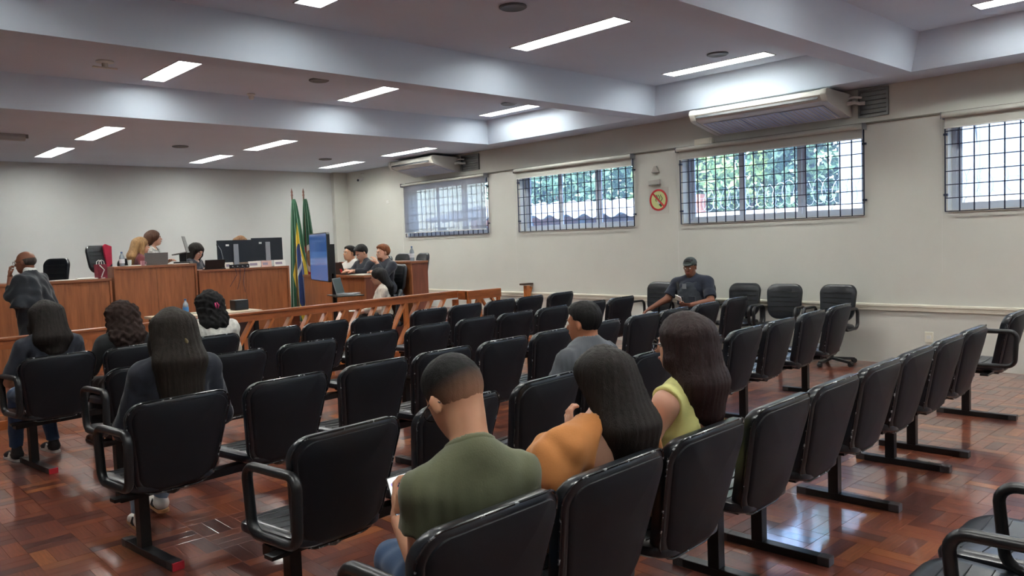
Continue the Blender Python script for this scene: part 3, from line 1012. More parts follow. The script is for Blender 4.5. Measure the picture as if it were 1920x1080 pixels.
# two chairs beside the camera, only their seats in the picture
row_chair(2.72, 0.44, 0.03, 'black chair with armrest at the bottom corner, nearest the viewer', 'L')
row_chair(3.26, 0.46, 0.03, 'black chair with armrest behind the nearest one at the right edge', 'L')
bench_frame(2.45, 3.55, (2.7, 3.3), 0.36, 0.03, 'black steel frame under the two chairs at the bottom corner')

# ------------------------------------------------------------------ chairs along the wall and behind the benches
OB = rrect(0.21, 0.225, 0.50, 0.94, 0.13, 0.10, 7)
ob_bend = lambda x, d, z: (x, -0.20 - (z - 0.5) * 0.16 + d + 0.6 * x * x, z)
me_ob = pad_mesh('backrest', OB, [(0.06, -0.01), (0.012, -0.006), (0.0, 0.01), (0.0, 0.03), (0.008, 0.045), (0.03, 0.052), (0.1, 0.05)], M_vinyl, ob_bend)
mb = MB()
for k in range(5):
    z = 0.60 + k * 0.06
    mb.tube([ob_bend(-0.17 + 0.034 * i, 0.052, z) for i in range(11)], 0.005, 5)
me_obseam = mb.mesh('rib', mat('seam_black', S(12, 12, 13), 0.4), smooth=True)
OS = rrect(0.22, 0.235, -0.22, 0.25, 0.1, 0.1, 6)
me_os = pad_mesh('seat', OS, [(0.16, 0.004), (0.05, 0.0), (0.015, 0.006), (0.0, 0.025), (0.0, 0.05), (0.015, 0.062), (0.08, 0.064)], M_vinyl, lambda x, d, y: (x, y, 0.475 - d))
mb = MB()
mb.tube([(0, -0.02, 0.40), (0, -0.22, 0.40), (0, -0.265, 0.44), (0, -0.24, 0.62)], 0.02, 8, flat=1.8)
me_obs = mb.mesh('back_support', M_blackmetal, smooth=True)
me_col = MB().lathe([(0.03, 0.06), (0.03, 0.25), (0.02, 0.25), (0.02, 0.41)], 12).mesh('column', M_blackmetal, smooth=True)
me_spoke = MB().beam((0, 0, 0.075), (0.29, 0, 0.05), 0.045, 0.03).mesh('spoke', M_plastic, bevel=0.006)
me_caster = MB().tube([(0.29, -0.02, 0.028), (0.29, 0.02, 0.028)], 0.028, 10).mesh('caster', M_plastic, smooth=True)
lp2 = arc((0.12, 0.60), 0.07, 0, math.pi / 2, 5) + arc((-0.08, 0.60), 0.07, math.pi / 2, math.pi, 5) + arc((-0.08, 0.50), 0.07, math.pi, 1.5 * math.pi, 5) + arc((0.12, 0.50), 0.07, 1.5 * math.pi, 2 * math.pi, 5)
me_oarm = MB().tube([(0, y, z) for y, z in lp2], 0.017, 8, closed=True, flat=1.3).mesh('armrest', M_plastic, smooth='all')


def office_chair(x, y, z, rz, label, arms=False, group='swivel chairs', h=0.0):
    t = thing('office_chair', label, 'chair', (x, y, z), rz, group)
    b = obj('backrest', me_ob, t, loc=(0, 0, h))
    obj('rib', me_obseam, b)
    obj('seat', me_os, t)
    obj('back_support', me_obs, t)
    obj('column', me_col, t)
    for k in range(5):
        s = obj('spoke', me_spoke, t, rot=(0, 0, k * 2 * math.pi / 5 + 0.3))
        obj('caster', me_caster, s)
    if arms:
        for sx in (-0.255, 0.255):
            obj('armrest', me_oarm, t, loc=(sx, 0, 0))
    return t


# along the window wall, facing the room (local +y -> world -x)
HB = math.pi / 2
office_chair(9.18, 6.90, 0, HB, 'dark chair by the wall beside the person in uniform, farther away', True, 'chairs along the window wall')
office_chair(9.20, 6.22, 0, HB, 'dark chair by the wall the person in uniform sits on', False, 'chairs along the window wall')
office_chair(9.22, 5.55, 0, HB + 0.05, 'ribbed black chair by the wall next to the person in uniform, towards the viewer', True, 'chairs along the window wall')
office_chair(9.16, 4.93, 0, HB + 0.15, 'middle one of three ribbed black chairs against the wall', True, 'chairs along the window wall')
office_chair(9.22, 4.30, 0, HB, 'last ribbed black chair of the three along the wall, nearest the viewer', True, 'chairs along the window wall')

# ------------------------------------------------------------------ raised platform and benches
M_dais = mat('dais_wood', S(96, 48, 34), 0.35, noise=(3, 0.25), coat=0.3)
d = struct('floor_platform')
MB().box(X0, 12.08, 0, 6.4, D, 0.5).build('platform_side', M_dais, d)
MB().box(3.5, 12.08, 0.5, 4.73, D, 0.62).build('platform_centre', M_dais, d)
MB().box(6.42, 10.3, 0, 9.64, D, 0.36).build('platform_right', M_dais, d)


def bench(x0, x1, yf, zt, depth, label, name='judge_bench', panels=2, zd=0.5, z0=0.0, m=M_wood):
    t = thing(name, label, 'bench', ((x0 + x1) / 2, yf, z0))
    w = (x1 - x0) / 2
    n = panels
    for k in range(n):
        a, b = -w + 2 * w * k / n, -w + 2 * w * (k + 1) / n
        MB().box(max(a, -w + 0.031) + 0.0015, 0.02, 0, min(b, w - 0.031) - 0.0015, 0.045, zt - z0 - 0.03).build('front_panel', m, t)
    MB().box(-w, 0, zt - z0 - 0.035, w, depth, zt - z0).build('worktop', M_woodtop, t, bevel=0.004)
    for s in (-1, 1):
        MB().box(s * w, 0.0, 0, s * (w - 0.03), 0.07, zt - 0.036).build('corner_post', m, t, bevel=0.003)
        MB().box(s * w, 0.08, zd, s * (w - 0.03), depth, zt - 0.036).build('side_panel', m, t, bevel=0.003)
    return t


bench(1.2, 3.50, 12.0, 1.295, 0.55, 'long low wooden bench at the left, behind the robed person', panels=3)
bench(3.53, 4.70, 11.98, 1.45, 0.55, 'tall central wooden bench where two people sit', panels=2, zd=0.62)
bench(4.73, 6.22, 12.0, 1.34, 0.55, 'wooden clerk bench carrying the two monitors', panels=2)
# defence desk, end-on to the room, and the second desk behind it
def end_desk(x0, x1, y0, y1, zt, label):
    t = thing('defence_desk', label, 'desk', ((x0 + x1) / 2, y0, 0.36))
    zt -= 0.36
    w = (x1 - x0) / 2
    L_ = y1 - y0
    n = 3
    for k in range(n):
        MB().box(-w, L_ * k / n + 0.002, 0, -w + 0.025, L_ * (k + 1) / n - 0.002, zt - 0.035).build('front_panel', M_wood, t)
    MB().box(-w - 0.02, -0.02, zt - 0.034, w, L_, zt).build('worktop', M_woodtop, t, bevel=0.004)
    MB().box(-w + 0.026, 0.0, 0, w, 0.03, zt - 0.036).build('end_panel', M_wood_red, t)
    return t


end_desk(6.64, 6.96, 10.42, 12.3, 1.165, 'wooden defence desk where three people sit')
end_desk(7.53, 7.86, 10.42, 12.6, 1.345, 'tall reddish wooden desk end beside the window wall')

# ------------------------------------------------------------------ wooden railing
RA = math.atan(0.13)
ry = lambda x: 8.16 + 0.13 * x
t = thing('wooden_railing', 'long wooden railing with slanted slats dividing the courtroom', 'railing', (0, 8.16, 0), RA)
k_ = 1 / math.cos(RA)
xa_, xb_ = 0.6 * k_, 7.38 * k_
MB().box(xa_, -0.035, 0.805, xb_, 0.035, 0.885).build('top_board', M_rail, t, bevel=0.006)
MB().box(xa_, -0.055, 0.885, xb_, 0.055, 0.91).build('handrail', M_rail, t, bevel=0.006)
MB().box(xa_, -0.03, 0.08, xb_, 0.03, 0.16).build('bottom_board', M_rail, t, bevel=0.005)
mb = MB()
mb.beam((-0.40, 0, 0.155), (0.05, 0, 0.81), 0.03, 0.08, (0, 1, 0))
me_slat = mb.mesh('slat', M_slat, bevel=0.003)
x = xa_ + 0.5
k = 0
while x < xb_ - 0.05:
    obj('slat', me_slat, t, loc=(x, 0, 0))
    if k % 5 == 2:
        MB().box(x - 0.45, 0.015, 0, x - 0.38, 0.05, 0.81).build('post', M_slat, t, bevel=0.004)
    k += 1
    x += 0.262
MB().box(xb_ - 0.05, -0.03, 0, xb_ + 0.02, 0.04, 0.78).build('post', M_rail, t, bevel=0.004)

# jog and end section of the railing
t = thing('railing_gate', 'short end section of the wooden railing with crossed slats near the window wall', 'railing', (7.44, 8.92, 0))
MB().box(-0.035, -0.02, 0.775, 0.035, 0.19, 0.905).build('return_board', M_rail, t, bevel=0.005)
MB().box(-0.035, -0.05, 0.775, 0.62, 0.02, 0.905).build('top_board', M_rail, t, bevel=0.006)
MB().box(-0.02, -0.04, 0.08, 0.6, 0.01, 0.15).build('bottom_board', M_rail, t, bevel=0.004)
for px in (-0.02, 0.18, 0.56):
    MB().box(px, -0.04, 0, px + 0.05, 0.01, 0.775).build('post', M_slat, t, bevel=0.004)
for a, b in (((0.24, 0.775), (0.56, 0.36)), ((0.44, 0.775), (0.57, 0.62)), ((0.17, 0.775), (0.02, 0.40)), ((0.56, 0.32), (0.24, 0.14))):
    MB().beam((a[0], -0.015, a[1]), (b[0], -0.015, b[1]), 0.028, 0.05, (0, 1, 0)).build('slat', M_slat, t, bevel=0.003)

t = thing('railing_end_post', 'short wooden railing stub fixed to the window wall', 'railing post', (9.55, 9.85, 0))
MB().box(-0.04, -0.04, 0, 0.04, 0.04, 0.83).build('post', M_slat, t, bevel=0.005)
MB().box(-0.12, -0.055, 0.84, 0.11, 0.055, 0.87).build('cap', mat('dark_cap_wood', S(70, 48, 36), 0.5), t, bevel=0.005)
MB().beam((-0.02, 0, 0.50), (0.10, 0, 0.80), 0.05, 0.04, (0, 1, 0)).build('brace', M_slat, t)

# ------------------------------------------------------------------ table before the bench, with its things
def table(x0, x1, y0, y1, zt, label):
    t = thing('side_table', label, 'table', ((x0 + x1) / 2, (y0 + y1) / 2, 0))
    a, b = (x1 - x0) / 2, (y1 - y0) / 2
    MB().box(-a, -b, zt - 0.03, a, b, zt).build('tabletop', mat('table_laminate', S(196, 178, 154), 0.4), t, bevel=0.004)
    MB().box(-a + 0.05, -b + 0.08, zt - 0.35, a - 0.05, -b + 0.1, zt - 0.031).build('modesty_panel', mat('table_dark', S(58, 34, 30), 0.5), t)
    for sx in (-1, 1):
        for sy in (-1, 1):
            MB().box(sx * (a - 0.04), sy * (b - 0.04), 0, sx * (a - 0.09), sy * (b - 0.09), zt - 0.03).build('leg', M_blackmetal, t)


table(3.30, 4.55, 9.55, 10.15, 0.855, 'small table behind the railing with papers and a water bottle')


def bottle(x, y, z, label, h=0.2, r=0.032, c=S(200, 215, 225), lab=None):
    t = thing('water_bottle', label, 'bottle', (x, y, z), 0, 'plastic water bottles')
    m = mat('bottle_plastic_%d' % (len(MATS)), c, 0.15)
    m.node_tree.nodes['Principled BSDF'].inputs['Transmission Weight'].default_value = 0.6
    MB().lathe([(r * 0.85, 0), (r, 0.01), (r, h * 0.55), (r * 0.9, h * 0.68), (0.013, h * 0.86), (0.013, h * 0.9)], 16).build('body', m, t, smooth=True)
    MB().lathe([(0.015, h * 0.9), (0.015, h)], 12).build('cap', mat('bottle_cap', S(60, 90, 140), 0.4), t, smooth=True)
    MB().lathe([(r * 1.02, h * 0.22), (r * 1.02, h * 0.5)], 16).build('label_band', mat('band_%s' % (lab or 'pale'), S(70, 130, 190) if lab else S(220, 224, 228), 0.5), t, smooth=True)


def paper(x, y, z, w, h, rz, label, n=1):
    t = thing('paper_stack', label, 'papers', (x, y, z), rz)
    for k in range(n):
        MB().box(-w / 2, -h / 2, k * 0.004, w / 2, h / 2, k * 0.004 + 0.0035).build('sheet', M_paper, t, rot=(0, 0, 0.06 * ((k * 7) % 3 - 1)))


bottle(3.66, 9.75, 0.855, 'water bottle with blue label on the small table', 0.2, 0.034, lab='blue')
paper(3.95, 9.8, 0.855, 0.30, 0.21, 0.1, 'white papers on the small table behind the railing', 3)
paper(3.42, 9.68, 0.855, 0.21, 0.15, 0.3, 'small white sheet at the end of the small table', 1)
t = thing('paper_cup', 'white paper cup on the small table beside the person in the white blouse', 'cup', (4.12, 9.75, 0.855))
MB().lathe([(0.025, 0), (0.036, 0.09), (0.038, 0.092), (0.033, 0.085), (0.022, 0.006)], 14).build('cup', M_white, t, smooth=True)
t = thing('computer_box', 'black equipment box on the small table behind the railing', 'equipment', (4.38, 9.85, 0.855))
MB().box(-0.09, -0.08, 0, 0.09, 0.08, 0.13).build('case', M_lapblack, t, bevel=0.01)
MB().box(-0.07, -0.084, 0.03, 0.07, -0.08, 0.10).build('front_plate', M_monitor, t)
# ------------------------------------------------------------------ things on the benches
def laptop(x, y, z, rz, label, m=M_lapblack, w=0.34, dpt=0.23, ang=105, screen=None):
    """closed side towards -y is the back of the lid; keyboard side is +y"""
    t = thing('laptop', label, 'laptop', (x, y, z), rz)
    MB().box(-w / 2, 0, 0, w / 2, dpt, 0.016).build('base', m, t, bevel=0.004)
    MB().box(-w / 2 + 0.02, 0.04, 0.016, w / 2 - 0.02, dpt * 0.55, 0.0175).build('keyboard', M_lapblack, t)
    a = R(ang - 90)
    lid = MB().box(-w / 2, -0.008, 0, w / 2, 0, dpt).build('lid', m, t, loc=(0, 0.0, 0.012), rot=(a, 0, 0), bevel=0.003)
    MB().box(-w / 2 + 0.012, 0, 0.015, w / 2 - 0.012, 0.001, dpt - 0.012).build('screen', screen or mat('laptop_screen', S(60, 80, 110), 0.2, emit=(S(150, 170, 200), 0.25)), lid)
    return t


laptop(4.15, 12.08, 1.45, 0, 'grey laptop open on the central bench before the person in dark red', M_lapgrey, 0.33, 0.17, 98)
laptop(5.03, 12.12, 1.34, -0.15, 'black laptop on the clerk bench beside the person looking down', M_lapblack, 0.30, 0.15, 112)
# second laptop raised and tilted in front of the other judge
t = thing('laptop', 'silver laptop standing open at an angle before the person in the print top', 'laptop', (4.60, 12.24, 1.45), R(62))
MB().box(-0.17, -0.115, 0.0, 0.17, 0.115, 0.03).build('riser', M_lapblack, t, bevel=0.004)
MB().box(-0.16, -0.11, 0.15, 0.16, 0.11, 0.166).build('base', M_lapgrey, t, bevel=0.004, rot=(R(-10), 0, 0))
MB().box(-0.02, -0.05, 0.03, 0.02, 0.05, 0.16).build('stand', M_lapblack, t)
MB().box(-0.16, -0.11, 0.16, 0.16, -0.10, 0.40).build('lid', M_lapgrey, t, bevel=0.003, rot=(R(-12), 0, 0))


def monitor(x, y, z, rz, label, w=0.56, h=0.34, lift=0.10):
    t = thing('computer_monitor', label, 'monitor', (x, y, z), rz, 'monitors on the clerk bench')
    MB().box(-w / 2, -0.012, lift, w / 2, 0.02, lift + h).build('body', M_monitor, t, bevel=0.005)
    MB().box(-w / 2 + 0.01, 0.02, lift + 0.012, w / 2 - 0.01, 0.022, lift + h - 0.01).build('screen', mat('monitor_screen', S(40, 60, 90), 0.2, emit=(S(140, 165, 200), 0.4)), t)
    MB().box(-0.04, -0.035, 0.0, 0.04, -0.014, lift + h * 0.82).build('stand', M_silver, t, bevel=0.004)
    MB().box(-0.11, -0.10, 0.0, 0.11, 0.09, 0.012).build('foot', M_silver, t, bevel=0.004)
    MB().box(-w * 0.27, -0.0135, lift + h * 0.74, -w * 0.18, -0.012, lift + h * 0.82).build('sticker', M_white, t)


monitor(5.42, 12.22, 1.34, 0.0, 'left one of two monitors seen from behind on the clerk bench', 0.58, 0.355, 0.09)
monitor(5.98, 12.26, 1.34, -0.06, 'monitor nearer the flags on the clerk bench', 0.52, 0.37, 0.10)
t = thing('desk_microphone', 'thin gooseneck microphone on the clerk bench beside the monitors', 'microphone', (5.16, 12.1, 1.34))
MB().lathe([(0.05, 0), (0.05, 0.015), (0.02, 0.025)], 14).build('base', M_plastic, t, smooth=True)
MB().tube([(0, 0, 0.02), (0.0, 0, 0.18), (-0.02, 0.01, 0.3), (-0.05, 0.03, 0.36)], 0.005, 6).build('neck', M_silver, t, smooth=True)
MB().tube([(-0.05, 0.03, 0.36), (-0.07, 0.04, 0.385)], 0.011, 8).build('capsule', M_plastic, t, smooth=True)
t = thing('audio_unit', 'black audio unit with cables under the monitors', 'equipment', (5.40, 12.10, 1.34))
MB().box(-0.16, -0.06, 0, 0.16, 0.06, 0.06).build('case', M_lapblack, t, bevel=0.006)
for k in range(4):
    MB().tube([(-0.12 + 0.08 * k, -0.06, 0.03), (-0.12 + 0.08 * k, -0.075, 0.03)], 0.01, 8).build('knob', M_silver, t)
for k in range(3):
    MB().tube([(-0.1 + 0.08 * k, -0.062, 0.02), (-0.1 + 0.08 * k, -0.108, 0.0), (-0.08 + 0.05 * k, -0.115, -0.1 - 0.06 * k), (-0.2 + 0.12 * k, -0.112, -0.28 - 0.05 * k)], 0.004, 5).build('cable', mat('cable_purple', S(52, 44, 62), 0.5), t)
for x, y, rz, w_, c, lab in ((5.66, 12.06, 0.2, 0.22, S(226, 222, 214), 'white printed box leaning between the monitors'), (5.86, 12.06, -0.2, 0.16, S(206, 170, 160), 'pinkish folder in front of the second monitor'), (6.10, 12.07, 0.0, 0.2, S(230, 232, 228), 'white card standing at the flag end of the clerk bench'), (5.24, 12.06, 0.1, 0.14, S(228, 224, 214), 'white card standing by the microphone')):
    t = thing('document_folder', lab, 'folder', (x, y, 1.34), rz)
    m = mat('card_%d' % len(MATS), c, 0.7)
    MB().box(-w_ / 2, 0, 0, w_ / 2, 0.012, 0.10).build('cover', m, t, rot=(-0.15, 0, 0))
    MB().box(-w_ / 2 + 0.02, -0.0015, 0.03, w_ / 2 - 0.06, 0, 0.07).build('print_block', mat('print_grey', S(150, 140, 160), 0.7), t, rot=(-0.15, 0, 0))

paper(2.95, 12.2, 1.295, 0.30, 0.2, 0.1, 'white papers on the left bench in front of the empty chair', 2)
paper(3.28, 12.2, 1.295, 0.34, 0.24, -0.1, 'tan folder stack on the left bench beside the central bench', 4)
paper(3.86, 12.13, 1.45, 0.26, 0.18, 0.15, 'white papers on the central bench beside the laptop', 3)
paper(4.5, 12.08, 1.45, 0.22, 0.12, -0.1, 'papers at the far end of the central bench', 2)
bottle(3.72, 12.22, 1.45, 'clear water bottle on the central bench', 0.21, 0.036)
t = thing('drinking_glass', 'empty glass on the central bench beside the bottle', 'glass', (3.79, 12.12, 1.45))
MB().lathe([(0.022, 0), (0.03, 0.09), (0.028, 0.09), (0.02, 0.006)], 14).build('glass', mat('glass_pale', S(205, 212, 208), 0.1), t, smooth=True)
t = thing('mug', 'small pink mug on the central bench in front of the laptop', 'mug', (3.95, 12.06, 1.45))
MB().lathe([(0.026, 0), (0.03, 0.07), (0.027, 0.07), (0.02, 0.006)], 14).build('cup', mat('mug_pink', S(190, 140, 150), 0.4), t, smooth=True)
MB().tube([(0.029, 0, 0.055), (0.05, 0, 0.05), (0.05, 0, 0.025), (0.029, 0, 0.018)], 0.005, 6).build('handle', mat('mug_pink', S(190, 140, 150), 0.4), t, smooth=True)
# tall chair with a red garment, between left and central benches
M_crim = mat('crimson_cloth', S(176, 30, 62), 0.8, noise=(9, 0.2), bump=(30, 0.2))
M_maroon = mat('maroon_cloth', S(120, 34, 52), 0.8, noise=(14, 0.35), bump=(30, 0.2))
t = office_chair(3.93, 13.6, 0.62, math.pi + 0.4, 'high black chair with a crimson garment between the benches', False, 'swivel chairs', 0.22)
MB().prism([(-0.20, 0.80), (-0.11, 0.78), (-0.06, 1.15), (-0.1, 1.18), (-0.21, 1.14)], 'y', -0.185, -0.15).build('garment', M_crim, t, bevel=0.008)
t = thing('gift_bag', 'maroon patterned bag at the end of the left bench', 'bag', (3.40, 12.12, 1.295), 0.3)
MB().prism([(-0.065, 0), (0.065, 0), (0.07, 0.2), (-0.07, 0.2)], 'y', -0.05, 0.05).build('body', M_maroon, t, bevel=0.006)
for s in (-0.03, 0.03):
    MB().tube([(-0.04, s, 0.19), (-0.035, s, 0.24), (0, s, 0.26), (0.035, s, 0.24), (0.04, s, 0.19)], 0.005, 6).build('handle', M_paper, t, smooth=True)
MB().tube([(-0.045, -0.052, 0.19), (0.02, -0.052, 0.12), (-0.03, -0.052, 0.02)], 0.008, 6).build('ribbon', M_paper, t, smooth=True)
office_chair(2.90, 12.95, 0.5, math.pi - 1.0, 'empty black chair behind the left bench', False, 'swivel chairs', 0.16)

# defence desk
laptop(6.78, 11.35, 1.165, -HB, 'black laptop with a red sticker on the defence desk', M_lapblack, 0.32, 0.2, 108)
st = MB().box(-0.035, -0.0095, 0.02, 0.035, -0.008, 0.09).build('sticker', mat('sticker_red', S(220, 60, 70), 0.5), bpy.data.objects[[o.name for o in bpy.data.objects if o.get('label') == 'black laptop with a red sticker on the defence desk'][0]])
st.location = (0.08, 0.0, 0.012)
st.rotation_euler = (R(18), 0, 0)
paper(6.80, 10.72, 1.165, 0.24, 0.34, 0.1, 'white papers at the end of the defence desk', 3)
bottle(7.70, 10.62, 1.345, 'water bottle standing on the tall reddish desk', 0.24, 0.038)
office_chair(8.15, 11.8, 0.36, HB, 'dark chair back behind the tall reddish desk', False, 'swivel chairs', 0.16)
office_chair(8.13, 11.22, 0.36, HB - 0.2, 'dark chair at the end of the tall reddish desk by the wall', False, 'swivel chairs', 0.16)
office_chair(8.16, 12.4, 0.36, HB, 'dark chair partly hidden behind the person with hand at chin', False, 'swivel chairs', 0.12)

# ------------------------------------------------------------------ television on a stand
M_tv = bpy.data.materials.new('tv_screen')
M_tv.use_nodes = True
nt = M_tv.node_tree
b = nt.nodes['Principled BSDF']
tc, sx = nd(nt, 'ShaderNodeTexCoord'), nd(nt, 'ShaderNodeSeparateXYZ')
nt.links.new(tc.outputs['Object'], sx.inputs[0])
cr = nd(nt, 'ShaderNodeValToRGB')
cr.color_ramp.interpolation = 'CONSTANT'
cr.color_ramp.elements[0].color = S(78, 122, 186)
cr.color_ramp.elements[1].color = S(56, 98, 162)
cr.color_ramp.elements[1].position = 0.62
mr = nd(nt, 'ShaderNodeMapRange', n_1=-0.33, n_2=0.33)
nt.links.new(sx.outputs['Z'], mr.inputs[0])
nt.links.new(mr.outputs[0], cr.inputs[0])
b.inputs['Base Color'].default_value = S(20, 24, 32)
b.inputs['Roughness'].default_value = 0.15
nt.links.new(cr.outputs[0], b.inputs['Emission Color'])
b.inputs['Emission Strength'].default_value = 0.26
t = thing('television', 'large flat television with blue screen on a pedestal stand', 'television', (5.765, 10.22, 0), math.atan2(0.957, 0.29))
# local x runs along the screen (towards the far end), local +y is the screen side
scr = rrect(0.54, 0.54, -0.33, 0.33, 0.03, 0.03, 4)
MB().prism([(x, z) for x, z in rrect(0.57, 0.57, -0.345, 0.345, 0.035, 0.035, 4)], 'y', -0.035, 0.005).build('body', M_plastic, t, loc=(0, 0, 1.48))
MB().prism(scr, 'y', 0.005, 0.0065).build('screen', M_tv, t, loc=(0, 0, 1.48))
MB().box(-0.42, -0.12, 1.25, -0.28, -0.036, 1.66).build('mount', M_plastic, t, bevel=0.004)
MB().tube([(-0.35, -0.12, 0.03), (-0.35, -0.12, 1.66)], 0.032, 12).build('pole', M_blackmetal, t, smooth=True)
for s in (-1, 1):
    MB().beam((-0.35, -0.12, 0.03), (-0.35 + s * 0.35, -0.12, 0.03), 0.06, 0.04).build('foot', M_blackmetal, t, bevel=0.005)
MB().beam((-0.35, -0.5, 0.03), (-0.35, 0.26, 0.03), 0.06, 0.04).build('foot', M_blackmetal, t, bevel=0.005)
MB().box(-0.80, -0.42, 0.935, -0.25, -0.03, 0.95).build('tray', M_blackmetal, t, bevel=0.003)
laptop(5.80, 9.72, 0.95, R(-140), 'open laptop with pale keyboard on the television stand tray', M_silver, 0.34, 0.23, 104, mat('dim_screen', S(70, 84, 84), 0.3))

# ------------------------------------------------------------------ flags
def flag_material(name, kind):
    m = bpy.data.materials.new(name)
    m.use_nodes = True
    nt = m.node_tree
    L = nt.links.new
    b = nt.nodes['Principled BSDF']
    b.inputs['Roughness'].default_value = 0.75
    b.inputs['Sheen Weight'].default_value = 0.3
    uv = nd(nt, 'ShaderNodeUVMap', uv_map='UVMap')
    sp = nd(nt, 'ShaderNodeSeparateXYZ')
    L(uv.outputs[0], sp.inputs[0])

    def math_(op, a, c=0.0):
        n = nd(nt, 'ShaderNodeMath', operation=op)
        for i, q in enumerate((a, c)):
            if isinstance(q, (int, float)):
                n.inputs[i].default_value = q
            else:
                L(q, n.inputs[i])
        return n.outputs[0]

    def mix(f, a, c):
        n = nd(nt, 'ShaderNodeMix', data_type='RGBA')
        L(f, n.inputs[0])
        for i, q in ((6, a), (7, c)):
            if isinstance(q, tuple):
                n.inputs[i].default_value = q
            else:
                L(q, n.inputs[i])
        return n.outputs[2]
    u, v = sp.outputs[0], sp.outputs[1]
    if kind == 'br':
        du, dv = math_('ABSOLUTE', math_('SUBTRACT', u, 0.58)), math_('ABSOLUTE', math_('SUBTRACT', v, 0.60))
        rh = math_('LESS_THAN', math_('ADD', math_('DIVIDE', du, 0.40), math_('DIVIDE', dv, 0.42)), 1.0)
        q = math_('ADD', math_('POWER', math_('DIVIDE', du, 0.22), 2.0), math_('POWER', math_('DIVIDE', dv, 0.25), 2.0))
        ci = math_('LESS_THAN', q, 1.0)
        bd = math_('LESS_THAN', math_('ABSOLUTE', math_('SUBTRACT', math_('ADD', v, math_('MULTIPLY', u, 0.35)), 0.74)), 0.022)
        c = mix(rh, S(20, 92, 58), S(226, 196, 52))
        c = mix(ci, c, S(34, 62, 128))
        c = mix(math_('MULTIPLY', ci, bd), c, S(220, 226, 226))
    else:
        sgn = math_('ADD', v, math_('MULTIPLY', u, -0.30))
        c = mix(math_('GREATER_THAN', sgn, 0.40), S(22, 88, 56), S(190, 30, 52))
        c = mix(math_('GREATER_THAN', sgn, 0.72), c, S(222, 190, 60))
        du, dv = math_('SUBTRACT', u, 0.5), math_('SUBTRACT', v, 0.56)
        q = math_('ADD', math_('POWER', math_('DIVIDE', du, 0.3), 2.0), math_('POWER', math_('DIVIDE', dv, 0.13), 2.0))
        c = mix(math_('LESS_THAN', q, 1.0), c, S(222, 214, 204))
        c = mix(math_('LESS_THAN', q, 0.35), c, S(150, 110, 70))
    L(c, b.inputs['Base Color'])
    return m


def flag(x, y, z0, label, kind, ztop, seed, wbot):
    t = thing('flag', label, 'flag', (x, y, z0), 0, 'flags on poles')
    H_ = ztop - z0
    MB().lathe([(0.09, 0), (0.09, 0.03), (0.05, 0.06), (0.02, 0.1)], 18).build('base', mat('flag_base', S(70, 50, 36), 0.5), t, smooth=True)
    MB().tube([(0, 0, 0.05), (0, 0, H_ - 0.1)], 0.014, 10).build('pole', mat('pole_wood', S(98, 66, 46), 0.5), t, smooth=True)
    MB().lathe([(0.012, H_ - 0.12), (0.02, H_ - 0.09), (0.012, H_ - 0.07), (0.018, H_ - 0.04), (0.001, H_ + 0.03)], 10).build('finial', mat('finial_brown', S(112, 72, 60), 0.4), t, smooth=True)
    nu, nv = 72, 34
    v, f, uvs = [], [], []
    top, bot = H_ - 0.16, 0.26
    for j in range(nv + 1):
        tt = j / nv
        sp = 0.03 + (wbot - 0.03) * (tt ** 0.65)
        for i in range(nu + 1):
            s = i / nu
            a = s * math.pi * 2 * 3.5 + seed
            amp = 0.012 + 0.05 * tt
            # pleats hang beside the pole towards -x..+x of the room's view plane
            along = (s - 0.35) * sp * 2
            dep = amp * math.sin(a) * (0.6 + 0.4 * math.sin(seed + 3 * tt))
            jag = 0.16 * abs(s - 0.45) * tt
            X = along * 0.73 + dep * 0.68
            Y = -along * 0.68 + dep * 0.73 - 0.03
            v.append((X, Y, top - (top - bot) * tt + jag))
            uvs.append((s, tt))
    for j in range(nv):
        for i in range(nu):
            f.append((j * (nu + 1) + i, j * (nu + 1) + i + 1, (j + 1) * (nu + 1) + i + 1, (j + 1) * (nu + 1) + i))
    me = bpy.data.meshes.new('cloth')
    me.from_pydata(v, [], f)
    ul = me.uv_layers.new(name='UVMap')
    for lp_ in me.loops:
        ul.data[lp_.index].uv = uvs[lp_.vertex_index]
    me.shade_smooth()
    me.materials.append(flag_material('flag_cloth_' + kind, kind))
    o = obj('cloth', me, t)
    md = o.modifiers.new('thickness', 'SOLIDIFY')
    md.thickness = 0.002


flag(6.60, 12.5, 0.0, 'draped green, yellow and blue national flag on its pole', 'br', 2.62, 0.4, 0.20)
flag(6.85, 12.56, 0.36, 'draped green, red and yellow state flag beside the national flag', 'rs', 2.63, 1.9, 0.16)
# ------------------------------------------------------------------ people: implicit surfaces meshed with surface nets
def rotm(yaw=0.0, pitch=0.0, roll=0.0):
    """yaw about z, pitch nods down (+y towards -z), roll tilts towards +x"""
    return np.array((Matrix.Rotation(yaw, 3, 'Z') @ Matrix.Rotation(-pitch, 3, 'X') @ Matrix.Rotation(roll, 3, 'Y')))


def ell(c, r, rot=None, k=0.03, sub=False, cut=None):
    return dict(t='e', c=np.array(c, float), r=np.array(r, float), R=np.eye(3) if rot is None else np.array(rot), k=k, sub=sub, cut=cut)


def cap(a, b, ra, rb=None, k=0.03, sub=False, cut=None):
    return dict(t='c', a=np.array(a, float), b=np.array(b, float), ra=ra, rb=ra if rb is None else rb, k=k, sub=sub, cut=cut)


def chain(pts, rs, k=0.02):
    return [cap(pts[i], pts[i + 1], rs[i], rs[i + 1], k) for i in range(len(pts) - 1)]


def prim_box(p):
    if p['t'] == 'e':
        e = np.sqrt(((p['R'] * p['r'][None, :]) ** 2).sum(1))
        return p['c'] - e, p['c'] + e
    m = max(p['ra'], p['rb'])
    return np.minimum(p['a'], p['b']) - m, np.maximum(p['a'], p['b']) + m


